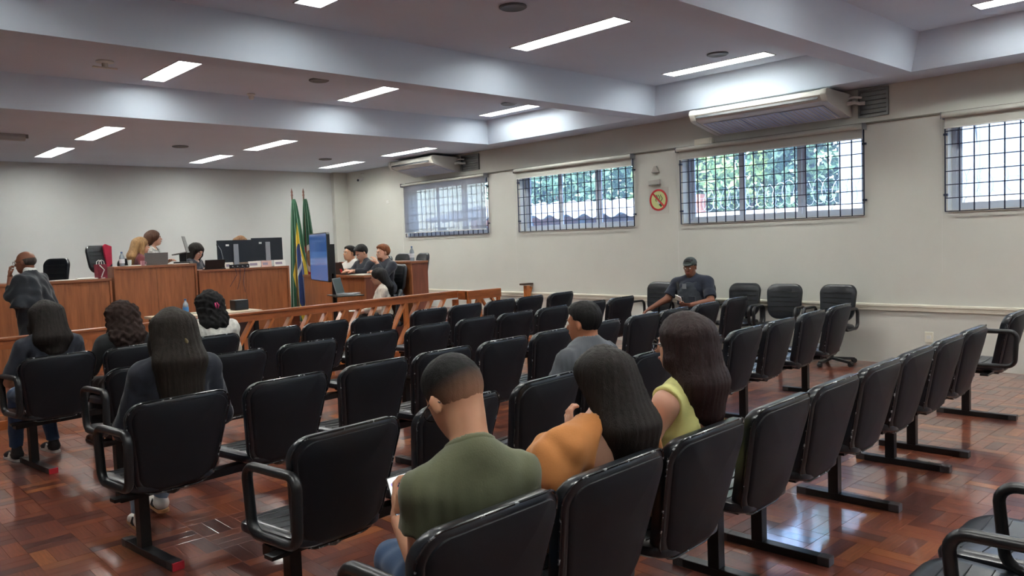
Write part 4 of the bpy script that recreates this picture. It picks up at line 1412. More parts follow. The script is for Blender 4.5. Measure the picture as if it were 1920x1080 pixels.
def prim_d(p, P):
    if p['t'] == 'e':
        q = (P - p['c']) @ p['R']
        k0 = np.sqrt(((q / p['r']) ** 2).sum(-1))
        k1 = np.sqrt(((q / p['r'] ** 2) ** 2).sum(-1)) + 1e-9
        d = k0 * (k0 - 1) / k1
    else:
        ba = p['b'] - p['a']
        pa = P - p['a']
        h = np.clip(pa @ ba / (ba @ ba), 0, 1)
        d = np.sqrt(((pa - h[..., None] * ba) ** 2).sum(-1)) - (p['ra'] + (p['rb'] - p['ra']) * h)
    if p['cut']:
        for p0, n in p['cut']:
            n = np.array(n, float)
            d = np.maximum(d, (P - np.array(p0)) @ (n / np.linalg.norm(n)))
    return d


def sdf_mesh(prims, h, planes=(), disp=None):
    add = [p for p in prims if not p['sub']]
    lo = np.min([prim_box(p)[0] for p in add], 0) - 3 * h - 0.015
    hi = np.max([prim_box(p)[1] for p in add], 0) + 3 * h + 0.015
    n = np.ceil((hi - lo) / h).astype(int) + 1
    ax = [lo[i] + h * np.arange(n[i]) for i in range(3)]
    Fd = np.full(n, 0.2, np.float32)
    for p in prims:
        a, b = prim_box(p)
        mg = p['k'] + 3 * h + 0.02
        i0 = np.maximum(0, ((a - mg - lo) / h).astype(int))
        i1 = np.minimum(n, ((b + mg - lo) / h).astype(int) + 2)
        if (i1 <= i0).any():
            continue
        sl = tuple(slice(i0[q], i1[q]) for q in range(3))
        P = np.stack(np.meshgrid(*[ax[q][sl[q]] for q in range(3)], indexing='ij'), -1)
        d = prim_d(p, P).astype(np.float32)
        f0 = Fd[sl]
        k = p['k']
        if p['sub']:
            hh = np.clip(0.5 - 0.5 * (f0 + d) / k, 0, 1)
            Fd[sl] = f0 * (1 - hh) - d * hh + k * hh * (1 - hh)
        else:
            hh = np.clip(0.5 + 0.5 * (f0 - d) / k, 0, 1)
            Fd[sl] = f0 * (1 - hh) + d * hh - k * hh * (1 - hh)
    if disp is not None or planes:
        P = np.stack(np.meshgrid(*ax, indexing='ij'), -1)
        if disp is not None:
            Fd = Fd + disp(P).astype(np.float32)
        for pl in planes:
            if isinstance(pl, dict):
                Fd = np.maximum(Fd, prim_d(pl, P).astype(np.float32))
                continue
            p0, nn = pl
            nn = np.array(nn, float)
            Fd = np.maximum(Fd, ((P - np.array(p0)) @ (nn / np.linalg.norm(nn))).astype(np.float32))
    return surface_nets(Fd, lo, h)


def surface_nets(Fd, lo, h):
    s = Fd < 0
    nx, ny, nz = (q - 1 for q in Fd.shape)
    cor = [(i, j, k) for i in (0, 1) for j in (0, 1) for k in (0, 1)]
    val = {c: Fd[c[0]:c[0] + nx, c[1]:c[1] + ny, c[2]:c[2] + nz] for c in cor}
    cnt = sum((val[c] < 0).astype(np.int8) for c in cor)
    act = (cnt > 0) & (cnt < 8)
    idx = np.argwhere(act)
    if len(idx) == 0:
        return np.zeros((0, 3)), np.zeros((0, 4), int)
    vid = np.full(act.shape, -1, np.int64)
    vid[act] = np.arange(len(idx))
    cv = {c: val[c][act] for c in cor}
    acc = np.zeros((len(idx), 3))
    num = np.zeros(len(idx))
    for c in cor:
        for q in range(3):
            if c[q]:
                continue
            e = list(c)
            e[q] = 1
            a, b = cv[c], cv[tuple(e)]
            m = (a < 0) != (b < 0)
            t = np.where(m, a / np.where(m, a - b, 1), 0)
            pos = np.tile(np.array(c, float), (len(idx), 1))
            pos[:, q] = t
            acc += pos * m[:, None]
            num += m
    V = lo + h * (idx + acc / num[:, None])
    faces = []
    for q in range(3):
        u, w = (q + 1) % 3, (q + 2) % 3
        sa = [slice(None)] * 3
        sb = [slice(None)] * 3
        sa[q], sb[q] = slice(0, -1), slice(1, None)
        ch = s[tuple(sa)] != s[tuple(sb)]
        inside = s[tuple(sa)]
        ed = np.argwhere(ch)
        ok = (ed[:, u] > 0) & (ed[:, w] > 0) & (ed[:, u] < Fd.shape[u] - 1) & (ed[:, w] < Fd.shape[w] - 1)
        ed = ed[ok]
        ins = inside[tuple(ed.T)]
        def g(du, dw):
            e = ed.copy()
            e[:, u] -= du
            e[:, w] -= dw
            return vid[tuple(e.T)]
        a, b, c, d = g(1, 1), g(0, 1), g(0, 0), g(1, 0)
        qd = np.stack([a, b, c, d], 1)
        qd[~ins] = qd[~ins][:, ::-1]
        faces.append(qd)
    Fc = np.concatenate(faces)
    return V, Fc[(Fc >= 0).all(1)]


def np_obj(name, parts, m, parent):
    V, Fc, o = [], [], 0
    for v, f in parts:
        V.append(v)
        Fc.append(f + o)
        o += len(v)
    V, Fc = np.concatenate(V), np.concatenate(Fc)
    me = bpy.data.meshes.new(name)
    me.vertices.add(len(V))
    me.vertices.foreach_set('co', V.astype(np.float32).ravel())
    me.loops.add(4 * len(Fc))
    me.loops.foreach_set('vertex_index', Fc.astype(np.int32).ravel())
    me.polygons.add(len(Fc))
    me.polygons.foreach_set('loop_start', np.arange(0, 4 * len(Fc), 4, dtype=np.int32))
    me.update(calc_edges=True)
    me.validate()
    me.shade_smooth()
    me.materials.append(m)
    return obj(name, me, parent)


def folds(amp, fr=40.0, seed=0, calm=None):
    g = np.random.default_rng(seed)
    ds = g.normal(size=(5, 3)) * fr * np.array([1, 1, 0.75])
    ph = g.uniform(0, 6.28, 5)

    def fn(P):
        w = 0.25 * np.sin(P @ (ds[4] * 0.6) + ph[4])
        r = amp * 0.5 * sum(np.sin(P @ ds[i] * (0.6 + 0.35 * i) + ph[i] + 3 * w) for i in range(4))
        if calm is not None:
            r = r * np.clip((np.sqrt(((P - calm) ** 2).sum(-1)) - 0.09) / 0.08, 0, 1)
        return r
    return fn


def strands(c, amp=0.003, n=34, wave=0.0):
    def fn(P):
        th = np.arctan2(P[..., 0] - c[0], P[..., 1] - c[1])
        z = P[..., 2] - c[2]
        return amp * (np.sin(n * th + 2.5 * np.sin(7 * z)) + 0.8 * np.sin(n * 0.37 * th + 9 * z + 2 * np.sin(5 * th)) + 0.5 * np.sin(n * 1.9 * th + 7 * z)) + wave * np.sin(26 * z + 4 * th) * np.clip(-z * 6, 0, 1)
    return fn


def curls(amp=0.012, fr=60, seed=0):
    g = np.random.default_rng(seed)
    ph = g.uniform(0, 6.28, 6)

    def fn(P):
        x, y, z = P[..., 0] * fr, P[..., 1] * fr, P[..., 2] * fr
        return amp * (np.sin(x + 1.3 * np.sin(z * 0.8 + ph[0]) + ph[1]) * np.sin(y + np.sin(z + ph[2])) + 0.6 * np.sin(z * 1.1 + 2 * np.sin(x * 0.7 + ph[3]) + y * 0.5))
    return fn


def skin(name, c):
    return mat('skin_' + name, c, 0.5, noise=(7, 0.06), sss=0.12, spec=0.35)


SK_MED, SK_DARK, SK_LIGHT, SK_TAN = skin('medium', S(196, 146, 116)), skin('dark', S(128, 82, 62)), skin('light', S(208, 160, 136)), skin('tan', S(168, 112, 84))


def hairm(name, c, rough=0.42):
    return mat('hair_' + name, c, rough + 0.12, spec=0.22, noise=(6, 0.4), bump=(30, 0.5), stretch=(14, 14, 0.6))


H_BLACK, H_DARK, H_AUB, H_BLOND, H_BROWN, H_GING = hairm('black', S(26, 24, 24)), hairm('dark_brown', S(34, 28, 25)), hairm('auburn', S(42, 25, 24), 0.34), hairm('blond', S(150, 116, 78)), hairm('brown', S(86, 58, 44)), hairm('ginger', S(126, 76, 46))
M_eye, M_iris, M_lip = mat('eye_white', S(225, 220, 214), 0.25), mat('iris_brown', S(42, 26, 18), 0.2), mat('lip', S(158, 86, 80), 0.45)


def cloth(name, c, bumpk=0.1):
    return mat('cloth_' + name, c, 0.85, noise=(6, 0.1), bump=(160, bumpk), sheen=0.15)


def hand(wr, dr, nrm, side, curl=0.6, sc=1.0):
    """five-fingered hand: wr wrist, dr finger direction, nrm palm normal, side = +1/-1 thumb side along dr x nrm"""
    f = np.array(dr, float)
    f /= np.linalg.norm(f)
    n = np.array(nrm, float)
    n -= f * (n @ f)
    n /= np.linalg.norm(n)
    s = np.cross(f, n) * side
    Rm = np.stack([f, s, n], 1)
    w = np.array(wr, float)
    pr = [cap(w - f * 0.03, w + f * 0.02, 0.026 * sc, 0.027 * sc, 0.015), ell(w + f * 0.052 * sc, (0.05 * sc, 0.041 * sc, 0.017 * sc), Rm, 0.014)]
    for off, L_, r_ in ((0.030, 0.072, 0.0088), (0.010, 0.080, 0.0092), (-0.011, 0.075, 0.0088), (-0.030, 0.058, 0.0078)):
        p = w + f * (0.088 - abs(off) * 0.25) * sc + s * off * sc
        a = 0.25 * curl
        pts = [p]
        for seg, ds in ((0.45, 0.9), (0.32, 0.85), (0.23, 0.6)):
            d = f * math.cos(a) + n * math.sin(a) + s * off * 0.9
            p = p + d * L_ * seg * sc
            pts.append(p)
            a += curl * ds
        pr += chain(pts, [r_ * sc, r_ * 0.97 * sc, r_ * 0.92 * sc, r_ * 0.8 * sc], 0.004)
    p = w + f * 0.025 * sc + s * 0.034 * sc
    d1 = f * 0.62 + s * 0.62 + n * 0.35 * curl
    d2 = f * 0.85 + s * 0.25 + n * 0.6 * curl
    d1, d2 = d1 / np.linalg.norm(d1), d2 / np.linalg.norm(d2)
    pr += chain([p, p + d1 * 0.042 * sc, p + d1 * 0.042 * sc + d2 * 0.034 * sc], [0.0125 * sc, 0.0105 * sc, 0.009 * sc], 0.008)
    return pr


def person(label, loc, rz=0.0, fem=True, sk=SK_MED, sit=True, lean=0.0, side=0.0, head=(0, 0, 0), hfwd=0.03, hdx=0.0, arms=None, legs=None,
           top=None, top_m=None, sleeve=0.55, neck=0.07, bot_m=None, shoes=None, hair=None, hair_m=H_DARK, res=0.010, build=1.0, faces=True, extra=None, seed=1, tl=0.46, nl=0.135, hs=1.0, rib=False, fold_fr=36, hand_cfg=None, amp=0.0035):
    """body facing +y; arms = ((elbowL, wristL), (elbowR, wristR)) in local metres; legs = ((kneeL, ankleL), (kneeR, ankleR))"""
    t = thing('person', label, 'person', loc, rz)
    hipz = 0.56 if sit else 0.93
    pel = np.array((0, 0, hipz))
    Rt = rotm(0, lean, side)
    T = lambda x, y, z: pel + Rt @ np.array((x, y, z), float)
    b = build
    sw = (0.165 if fem else 0.19) * b
    c7 = T(0, -0.015, tl)
    Rh = rotm(*head)
    hc = c7 + Rt @ np.array((hdx, hfwd, 0.0)) * 1.0 + np.array((0, 0, nl)) + Rh @ np.array((0, 0.02, 0.0))
    HT = lambda x, y, z: hc + Rh @ np.array((x, y, z), float)
    sh = [T(-sw, -0.005, tl - 0.075), T(sw, -0.005, tl - 0.075)]
    if arms is None:
        arms = (((-sw - 0.06, 0.08, 0.70), (-0.10, 0.30, 0.62)), ((sw + 0.06, 0.08, 0.70), (0.10, 0.30, 0.62)))
        if not sit:
            arms = (((-sw - 0.06, -0.01, hipz + 0.12), (-sw - 0.05, 0.06, hipz - 0.12)), ((sw + 0.06, -0.01, hipz + 0.12), (sw + 0.05, 0.06, hipz - 0.12)))
    if legs is None:
        legs = (((-0.10, 0.42, 0.52), (-0.10, 0.44, 0.09)), ((0.10, 0.42, 0.52), (0.10, 0.44, 0.09))) if sit else (((-0.10, 0.02, 0.5), (-0.11, -0.02, 0.09)), ((0.10, 0.02, 0.5), (0.11, -0.02, 0.09)))
    hip = [pel + np.array((-0.09, 0.0, -0.01)), pel + np.array((0.09, 0.0, -0.01))]

    def torso(o, k=0.05):
        pr = [ell(T(0, 0.0, 0.02), (0.165 * b + o, 0.125 * b + o, 0.11 + o), Rt, k), ell(T(0, 0.005, 0.16), ((0.128 if fem else 0.148) * b + o, 0.10 * b + o, 0.14 + o), Rt, k),
              ell(T(0, 0.0, 0.30), ((0.15 if fem else 0.172) * b + o, 0.112 * b + o, 0.15 + o), Rt, k)]
        if fem:
            pr += [ell(T(q * 0.07, 0.085, 0.27), (0.06 + o, 0.05 + o, 0.06 + o), Rt, 0.03) for q in (-1, 1)]
        rs = 0.05 if fem else 0.06
        pr += [cap(sh[0], sh[1], rs * b + o, rs * b + o, 0.05)]
        pr += [cap(c7 + np.array((0, 0.0, 0.02)), T(q * sw * 0.75, -0.008, tl - 0.06), 0.042 + o, 0.042 * b + o, 0.05) for q in (-1, 1)]
        return pr

    # ---- body (skin)
    bp = torso(-0.004)
    seat_cut = [((0, 0, 0.474), (0, 0, -1))] if sit else None
    bp[0]['cut'] = seat_cut
    nr = 0.047 if fem else 0.058
    bp += [cap(c7 + np.array((0, 0.01, -0.02)), HT(0, -0.028, -0.035), nr * 1.05, nr, 0.03)]
    fs = (0.97 if fem else 1.04) * hs
    bp += [ell(HT(0, -0.016, 0.035), (0.077 * fs, 0.096 * fs, 0.088 * fs), Rh, 0.02), ell(HT(0, 0.022, -0.03), (0.062 * fs, 0.073 * fs, 0.083 * fs), Rh, 0.03), ell(HT(0, 0.05, -0.082), (0.036 * fs, 0.036, 0.03), Rh, 0.025)]
    bp += [cap(HT(0, 0.087, 0.018), HT(0, 0.108, -0.022), 0.008, 0.013, 0.012), ell(HT(0, 0.078, 0.028), (0.05, 0.018, 0.011), Rh, 0.015), ell(HT(0, 0.086, -0.056), (0.024, 0.013, 0.012), Rh, 0.01)]
    bp += [ell(HT(q * 0.03, 0.102, 0.006), (0.017, 0.016, 0.011), Rh, 0.01, sub=True) for q in (-1, 1)]
    for q in (-1, 1):
        bp += [ell(HT(q * 0.079 * fs, -0.008, -0.004), (0.009, 0.019, 0.031), Rh @ rotm(q * -0.45, 0, 0), 0.006)]
    fine = []
    for i, (el, wr) in enumerate(arms):
        el, wr = np.array(el, float), np.array(wr, float)
        ur, fr_ = (0.043, 0.036) if fem else (0.05, 0.042)
        ur, fr_ = ur * b, fr_ * b
        bp += [cap(sh[i], el, ur, fr_, 0.03), cap(el, wr, fr_, 0.026 if fem else 0.03, 0.02)]
        hcf = (hand_cfg or {}).get(i, {})
        dr = np.array(hcf.get('dir', wr - el), float)
        fine += [hand(wr, dr, hcf.get('n', (0.3 if i == 0 else -0.3, 0.1, -1)), hcf.get('side', 1 if i == 0 else -1), hcf.get('curl', 0.55), 0.92 if fem else 1.02)]
    for i, (kn, an) in enumerate(legs):
        bp += [cap(hip[i], kn, 0.066, 0.05, 0.02, cut=seat_cut), cap(kn, an, 0.047, 0.032, 0.02)]
    parts = [sdf_mesh(bp, res)]
    for q in fine:
        parts.append(sdf_mesh(q, 0.0042 if res < 0.011 else 0.0055))
    np_obj('body', parts, sk, t)
    # ---- eyes, brows, mouth
    if faces:
        for q in (-1, 1):
            p = HT(q * 0.03, 0.079, 0.005)
            e = MB().sphere(p, 0.0115, 10, 8).build('eye', M_eye, t, smooth='all')
            MB().sphere(HT(q * 0.03, 0.0865, 0.004), 0.0055, 8, 6).build('iris', M_iris, e, smooth='all')
            MB().tube([HT(q * 0.016, 0.097, 0.026), HT(q * 0.033, 0.094, 0.031), HT(q * 0.048, 0.082, 0.026)], [0.0035, 0.004, 0.002], 6).build('eyebrow', hair_m, t)
        MB().tube([HT(-0.022, 0.092, -0.056), HT(-0.008, 0.099, -0.054), HT(0.008, 0.099, -0.054), HT(0.022, 0.092, -0.056)], [0.003, 0.0062, 0.0062, 0.003], 6).build('mouth', M_lip, t, smooth='all')
    # ---- clothes
    if top is not None:
        o = 0.012
        pr = torso(o)
        for i, (el, wr) in enumerate(arms):
            el, wr = np.array(el, float), np.array(wr, float)
            ur, fr_ = ((0.043, 0.036) if fem else (0.05, 0.042))
            ur, fr_ = ur * b, fr_ * b
            if sleeve > 0:
                e2 = sh[i] + (el - sh[i]) * min(1, sleeve / 0.6) if sleeve < 0.6 else el
                flare = 0.018 if sleeve < 0.6 else 0.012
                dd = e2 - sh[i]
                pr += [cap(sh[i], e2, ur + o + 0.006, ur + flare + 0.004 if sleeve < 0.6 else fr_ + o + 0.006, 0.03, cut=[(e2, dd)] if sleeve < 0.6 else None)]
                if sleeve > 0.6:
                    tt = min(1.0, (sleeve - 0.6) / 0.4)
                    w2 = el + (wr - el) * tt
                    pr += [cap(el, w2, fr_ + o + 0.006, 0.03 + o, 0.025, cut=[(w2, wr - el)])]
        if neck:
            pr += [cap(c7 + np.array((0, 0.015, -0.03)), HT(0, -0.02, -0.05), neck, neck, 0.004, sub=True)]
        planes = [(T(0, 0, -0.075), Rt @ np.array((0, 0, -1)))]
        if top == 'tank':
            for q in (-1, 1):
                pr += [ell(T(q * (sw + 0.075), -0.01, tl - 0.13), (0.092, 0.2, 0.155), Rt, 0.006, sub=True)]
            pr += [ell(T(0, -0.125, tl - 0.02), (0.10, 0.09, 0.24), Rt, 0.006, sub=True), ell(T(0, 0.09, tl), (0.1, 0.1, 0.12), Rt, 0.006, sub=True)]
        if top == 'puff':
            for q in (0, 1):
                el = np.array(arms[q][0], float)
                dd = el - sh[q]
                pr += [ell(sh[q] + dd * 0.42 + np.array(((-0.018, 0.018)[q], -0.01, 0.02)), (0.088, 0.105, 0.13), None, 0.025)]
                pr += [ell(sh[q] + np.array((0, 0, 0.015)), (0.08, 0.09, 0.075), None, 0.025)]
            pr += [ell(T(-0.055, -0.125, tl - 0.13), (0.075, 0.075, 0.19), Rt, 0.008, sub=True)]
        if top == 'jacket':
            pr += [ell(T(0, 0, 0.0), (0.19 * b, 0.15 * b, 0.14), Rt, 0.04)]
        if extra:
            pr += extra(dict(T=T, HT=HT, sh=sh, c7=c7, sw=sw, Rt=Rt, hipz=hipz, arms=arms))
        if top == 'robe':
            planes = []
        np_obj('robe' if top == 'robe' else 'top', [sdf_mesh(pr, res, planes, folds(amp, fold_fr, seed, c7))], top_m, t)
    if rib and top is not None:
        nk = lambda r_, k_, sb: cap(c7 + np.array((0, 0.015, -0.03)), HT(0, -0.02, -0.05), r_, r_, k_, sub=sb)
        np_obj('collar', [sdf_mesh(torso(0.0155) + [nk(neck - 0.001, 0.003, True)], 0.005, [nk(neck + 0.016, 0.003, False), ((0, 0, c7[2] - 0.15), (0, 0, -1))])], top_m, t)
    if bot_m:
        pr = [ell(pel + np.array((0, -0.005, -0.01)), (0.178 * b, 0.14 * b, 0.115), None, 0.03, cut=seat_cut)]
        for i, (kn, an) in enumerate(legs):
            kn, an = np.array(kn, float), np.array(an, float)
            pr += [cap(hip[i], kn, 0.086, 0.064, 0.03, cut=seat_cut), cap(kn, an, 0.062, 0.048, 0.025, cut=[(an + np.array((0, 0, 0.02)), an - kn)])]
        np_obj('trousers', [sdf_mesh(pr, res + 0.001, [(pel + np.array((0, 0, 0.075)), (0, 0, 1))], folds(0.004, 38, seed + 5))], bot_m, t)
    if shoes:
        for i, (kn, an) in enumerate(legs):
            a = np.array(an, float)
            g = np.array((a[0], a[1], 0))
            up = max(0.0, a[2] - 0.09)
            g[2] = up
            pr = [cap(g + (0, -0.03, 0.05), g + (0, 0.12, 0.035), 0.04, 0.033, 0.03), ell(g + (0, 0.15, 0.03), (0.042, 0.055, 0.03), None, 0.03), cap(g + (0, -0.01, 0.06), g + (0, -0.012, 0.10), 0.042, 0.038, 0.02)]
            s_ = np_obj('shoe', [sdf_mesh(pr, 0.008, [(g + (0, 0, 0.018), (0, 0, -1))])], shoes[0], t)
            sole = rrect(0.036, 0.042, -0.075, 0.205, 0.034, 0.04, 5)
            MB().prism([(x + g[0], y + g[1]) for x, y in sole], 'z', g[2] + 0.001, g[2] + 0.022).build('sole', shoes[1], s_, bevel=0.003)
            if len(shoes) > 2:
                for sd in (-1, 1):
                    for q in range(3):
                        yy = g[1] + 0.03 + q * 0.022
                        MB().beam((g[0] + sd * 0.0385, yy, g[2] + 0.026), (g[0] + sd * 0.032, yy - 0.02, g[2] + 0.066), 0.011, 0.008, (sd, 0, 0.3)).build('stripe', shoes[2], s_)
    # ---- hair
    if hair:
        kind = hair['kind']
        o = hair.get('o', 0.012)
        pr = [ell(HT(0, -0.018, 0.037), (0.077 * fs + o, 0.096 * fs + o, 0.088 * fs + o), Rh, 0.02)]
        face_n = Rh @ np.array((0, 0.80, -0.60))
        planes, disp = [], None
        if kind == 'short':
            nape = hair.get('nape', -0.05)
            pr = [ell(HT(0, -0.018, 0.037), (0.077 * fs + o, 0.096 * fs + o, 0.088 * fs + o), Rh, 0.02, cut=[(HT(0, 0.046, 0.066), face_n), (HT(0, -0.02, nape), Rh @ np.array((0, 0.35, -1)))])]
            pr += [ell(HT(0, -0.004, 0.085), (0.066 * fs + o, 0.086 * fs + o, 0.045 + o), Rh, 0.02, cut=[(HT(0, 0.07, 0.078), Rh @ np.array((0, 0.72, -0.7)))])] if hair.get('top', True) else []
            pr += [ell(HT(0, 0.10, -0.035), (0.07, 0.10, 0.075), Rh, 0.01, sub=True)]
            pr += [ell(HT(q * 0.09, 0.0, -0.012), (0.028, 0.03, 0.042), Rh, 0.006, sub=True) for q in (-1, 1)]
            disp = strands(hc, 0.0015, 50)
        else:
            ze, ye, wd = hair['end']
            w0 = hair.get('w0', 0.078)
            mid = hc[2] - 0.15
            for u in (-1, -0.66, -0.33, 0, 0.33, 0.66, 1):
                p0 = HT(u * w0, -0.045 - 0.035 * (1 - u * u), 0.035)
                p1 = np.array((hc[0] + u * (w0 + wd) * 0.55, min(hc[1] - 0.06, ye + 0.03) - 0.02 * (1 - u * u), mid))
                p2 = np.array((hc[0] * 0.5 + u * wd + hair.get('dx', 0), ye + 0.03 * u * u, ze + 0.035 * u * u + hair.get('slant', 0) * u))
                pr += chain([p0, p1, p2], [0.05, 0.046, 0.030], 0.045)
            if hair.get('drape', True):
                for q in (-1, 1):
                    p0, p1 = HT(q * 0.066, 0.03, 0.045), HT(q * 0.082, 0.015, -0.06)
                    p2 = np.array((hc[0] + q * (0.5 * w0 + 0.5 * wd + 0.02), c7[1] + hair.get('fy', 0.03), max(ze + 0.05, c7[2] - 0.05)))
                    pr += chain([p0, p1, p2], [0.03, 0.034, 0.026], 0.03)
            pr += [ell(HT(0, 0.105, -0.045), (0.058, 0.09, 0.10), Rh, 0.012, sub=True)]
            disp = curls(hair.get('amp', 0.011) * 0.75, hair.get('fr', 88), seed) if kind == 'curly' else strands(hc, hair.get('amp', 0.0016), 46, hair.get('wave', 0.0))
        np_obj('hair', [sdf_mesh(pr, min(res, 0.008), planes, disp)], hair_m, t)
    return dict(t=t, HT=HT, T=T, hc=hc, c7=c7, Rh=Rh, sh=sh)


def glasses(P, m):
    HT, t = P['HT'], P['t']
    mb = MB()
    for q in (-1, 1):
        mb.tube([HT(q * 0.034 + 0.026 * math.cos(a), 0.106, 0.004 + 0.02 * math.sin(a)) for a in [2 * math.pi * i / 14 for i in range(14)]], 0.0022, 6, closed=True)
        mb.tube([HT(q * 0.06, 0.104, 0.01), HT(q * 0.079, 0.06, 0.012), HT(q * 0.085, -0.005, 0.014), HT(q * 0.082, -0.03, -0.008)], 0.0022, 6)
    mb.tube([HT(-0.009, 0.108, 0.008), HT(0.009, 0.108, 0.008)], 0.002, 6)
    mb.build('glasses', m, t, smooth=True)


M_gl = mat('glasses_black', S(22, 20, 24), 0.3)
M_jean, M_jean2, M_blackcloth, M_navy = cloth('denim', S(52, 78, 112)), cloth('pale_denim', S(128, 152, 176)), cloth('black', S(22, 24, 28)), cloth('navy', S(28, 32, 44))
rowy = lambda r, x: ROWY[r][0] + ROWY[r][1] * x
SNK = (mat('sneaker_white', S(214, 208, 200), 0.6), mat('gum_sole', S(186, 140, 96), 0.6), mat('sneaker_black', S(30, 30, 34), 0.6))
SNK2 = (mat('sneaker_black', S(30, 30, 34), 0.6), mat('sole_white', S(220, 216, 210), 0.6), mat('sneaker_white', S(214, 208, 200), 0.6))
SHOE = (mat('shoe_leather', S(26, 22, 22), 0.35), mat('shoe_sole', S(20, 18, 18), 0.6))

# --- man in green T-shirt, last row
P = person('person in an olive green T-shirt looking down at a phone', (1.52, 1.86, 0), R(-14), False, SK_MED, lean=-0.10, head=(R(12), R(36), R(-3)), hfwd=0.095, hdx=0.0, nl=0.170, hs=1.05,
           arms=(((-0.168, 0.0, 0.655), (-0.15, 0.20, 0.735)), ((0.225, 0.04, 0.66), (0.06, 0.25, 0.66))), top='tee', top_m=cloth('olive', S(90, 93, 68)), sleeve=0.28, neck=0.064,
           bot_m=M_jean, shoes=SHOE, hair=None, hair_m=H_BLACK, res=0.007, rib=True, tl=0.408, build=0.88, seed=11, amp=0.0032,
           hand_cfg={0: dict(dir=(0.10, 0.6, 0.6), n=(0.9, -0.2, 0.2), side=-1, curl=0.75), 1: dict(dir=(-0.6, 0.6, 0.1), n=(-0.2, 0.1, 1), side=1, curl=0.4)})
glasses(P, M_gl)
HT, Rh_ = P['HT'], P['Rh']
m = mat('hair_crop_fade', S(30, 29, 29), 0.62, spec=0.2, bump=(300, 0.25))
nt = m.node_tree
mx, at_ = nd(nt, 'ShaderNodeMix', data_type='RGBA'), nd(nt, 'ShaderNodeAttribute', attribute_name='fade')
mx.inputs[6].default_value, mx.inputs[7].default_value = S(28, 27, 27), S(176, 130, 104)
nt.links.new(at_.outputs['Fac'], mx.inputs[0])
nt.links.new(mx.outputs[2], nt.nodes['Principled BSDF'].inputs['Base Color'])
f_ = 1.092
hv, hf = sdf_mesh([ell(HT(0, -0.018, 0.037), (0.077 * f_ + 0.003, 0.096 * f_ + 0.004, 0.088 * f_ + 0.004), Rh_, 0.01, cut=[(HT(0, 0.05, 0.055), Rh_ @ np.array((0, 0.86, -0.5))), (HT(0, -0.02, -0.055), Rh_ @ np.array((0, 0.2, -1)))]),
                   ell(HT(0, -0.004, 0.082), (0.073, 0.094, 0.056), Rh_, 0.02)] + [ell(HT(q * 0.094, 0.0, -0.02), (0.03, 0.028, 0.045), Rh_, 0.004, sub=True) for q in (-1, 1)], 0.006, (), strands(P['hc'], 0.0008, 90))
ho = np_obj('hair', [(hv, hf)], m, P['t'])
loc_z = ((hv - P['hc']) @ Rh_)[:, 2]
fa = ho.data.attributes.new('fade', 'FLOAT', 'POINT')
fa.data.foreach_set('value', (np.clip((0.052 - loc_z) / 0.10, 0, 1) ** 1.4).astype(np.float32))
t = thing('smartphone', 'smartphone with lit app icons held by the person in green', 'phone', (1.455, 2.12, 0.805), R(-30))
ph = MB().box(-0.037, -0.078, -0.004, 0.037, 0.078, 0.004).build('body', M_lapblack, t, bevel=0.003, rot=(R(38), R(-12), 0))
MB().box(-0.033, -0.072, 0.004, 0.033, 0.072, 0.0046).build('screen', mat('phone_screen', S(24, 30, 48), 0.15, emit=(S(40, 56, 100), 0.15)), ph)
for i in range(4):
    for j in range(5):
        c = [(90, 170, 230), (220, 120, 170), (230, 230, 235), (120, 90, 200), (230, 90, 80)][(i * 3 + j * 2) % 5]
        MB().box(-0.026 + i * 0.0145, -0.05 + j * 0.022, 0.0046, -0.016 + i * 0.0145, -0.038 + j * 0.022, 0.0052).build('app_icon', mat('icon_%d_%d_%d' % c, S(*c), 0.3, emit=(S(*c), 0.3)), ph)

# --- woman in orange
person('person in an orange puff-sleeved top in the last row', (2.13, 1.89, 0), R(-4), True, SK_LIGHT, lean=-0.12, side=0.05, head=(R(-30), R(10), R(2)), hfwd=0.045, hdx=0.035,
       arms=(((-0.24, 0.06, 0.68), (0.10, 0.20, 0.84)), ((0.24, 0.06, 0.68), (0.05, 0.27, 0.62))), top='puff', top_m=cloth('orange', S(196, 128, 70)), sleeve=0.5, neck=0.10,
       bot_m=cloth('brown_skirt', S(150, 92, 52)), shoes=SHOE, hair=dict(kind='long', end=(0.80, -0.165, 0.065), o=0.012, w0=0.062, dx=0.045, drape=False), hair_m=H_DARK, res=0.008, tl=0.405, seed=12, amp=0.006,
       hand_cfg={0: dict(dir=(0.1, 0.4, 0.9), n=(0.9, -0.3, 0.0), side=-1, curl=0.8)})
# --- woman in yellow
P = person('person in a pale yellow sleeveless top and glasses', (2.71, 1.91, 0), R(2), True, SK_LIGHT, lean=-0.12, head=(R(14), R(2), 0), hfwd=0.03,
           arms=(((-0.26, 0.05, 0.68), (-0.13, 0.30, 0.60)), ((0.26, 0.05, 0.68), (0.12, 0.30, 0.60))), top='tank', top_m=cloth('yellow', S(226, 224, 146)), sleeve=0, neck=0.05,
           bot_m=cloth('beige', S(160, 132, 96)), shoes=SHOE, hair=dict(kind='long', end=(0.885, -0.15, 0.072), o=0.018, w0=0.072, drape=True, fy=-0.06), hair_m=H_AUB, res=0.008, build=1.08, tl=0.475, seed=13)
glasses(P, M_gl)
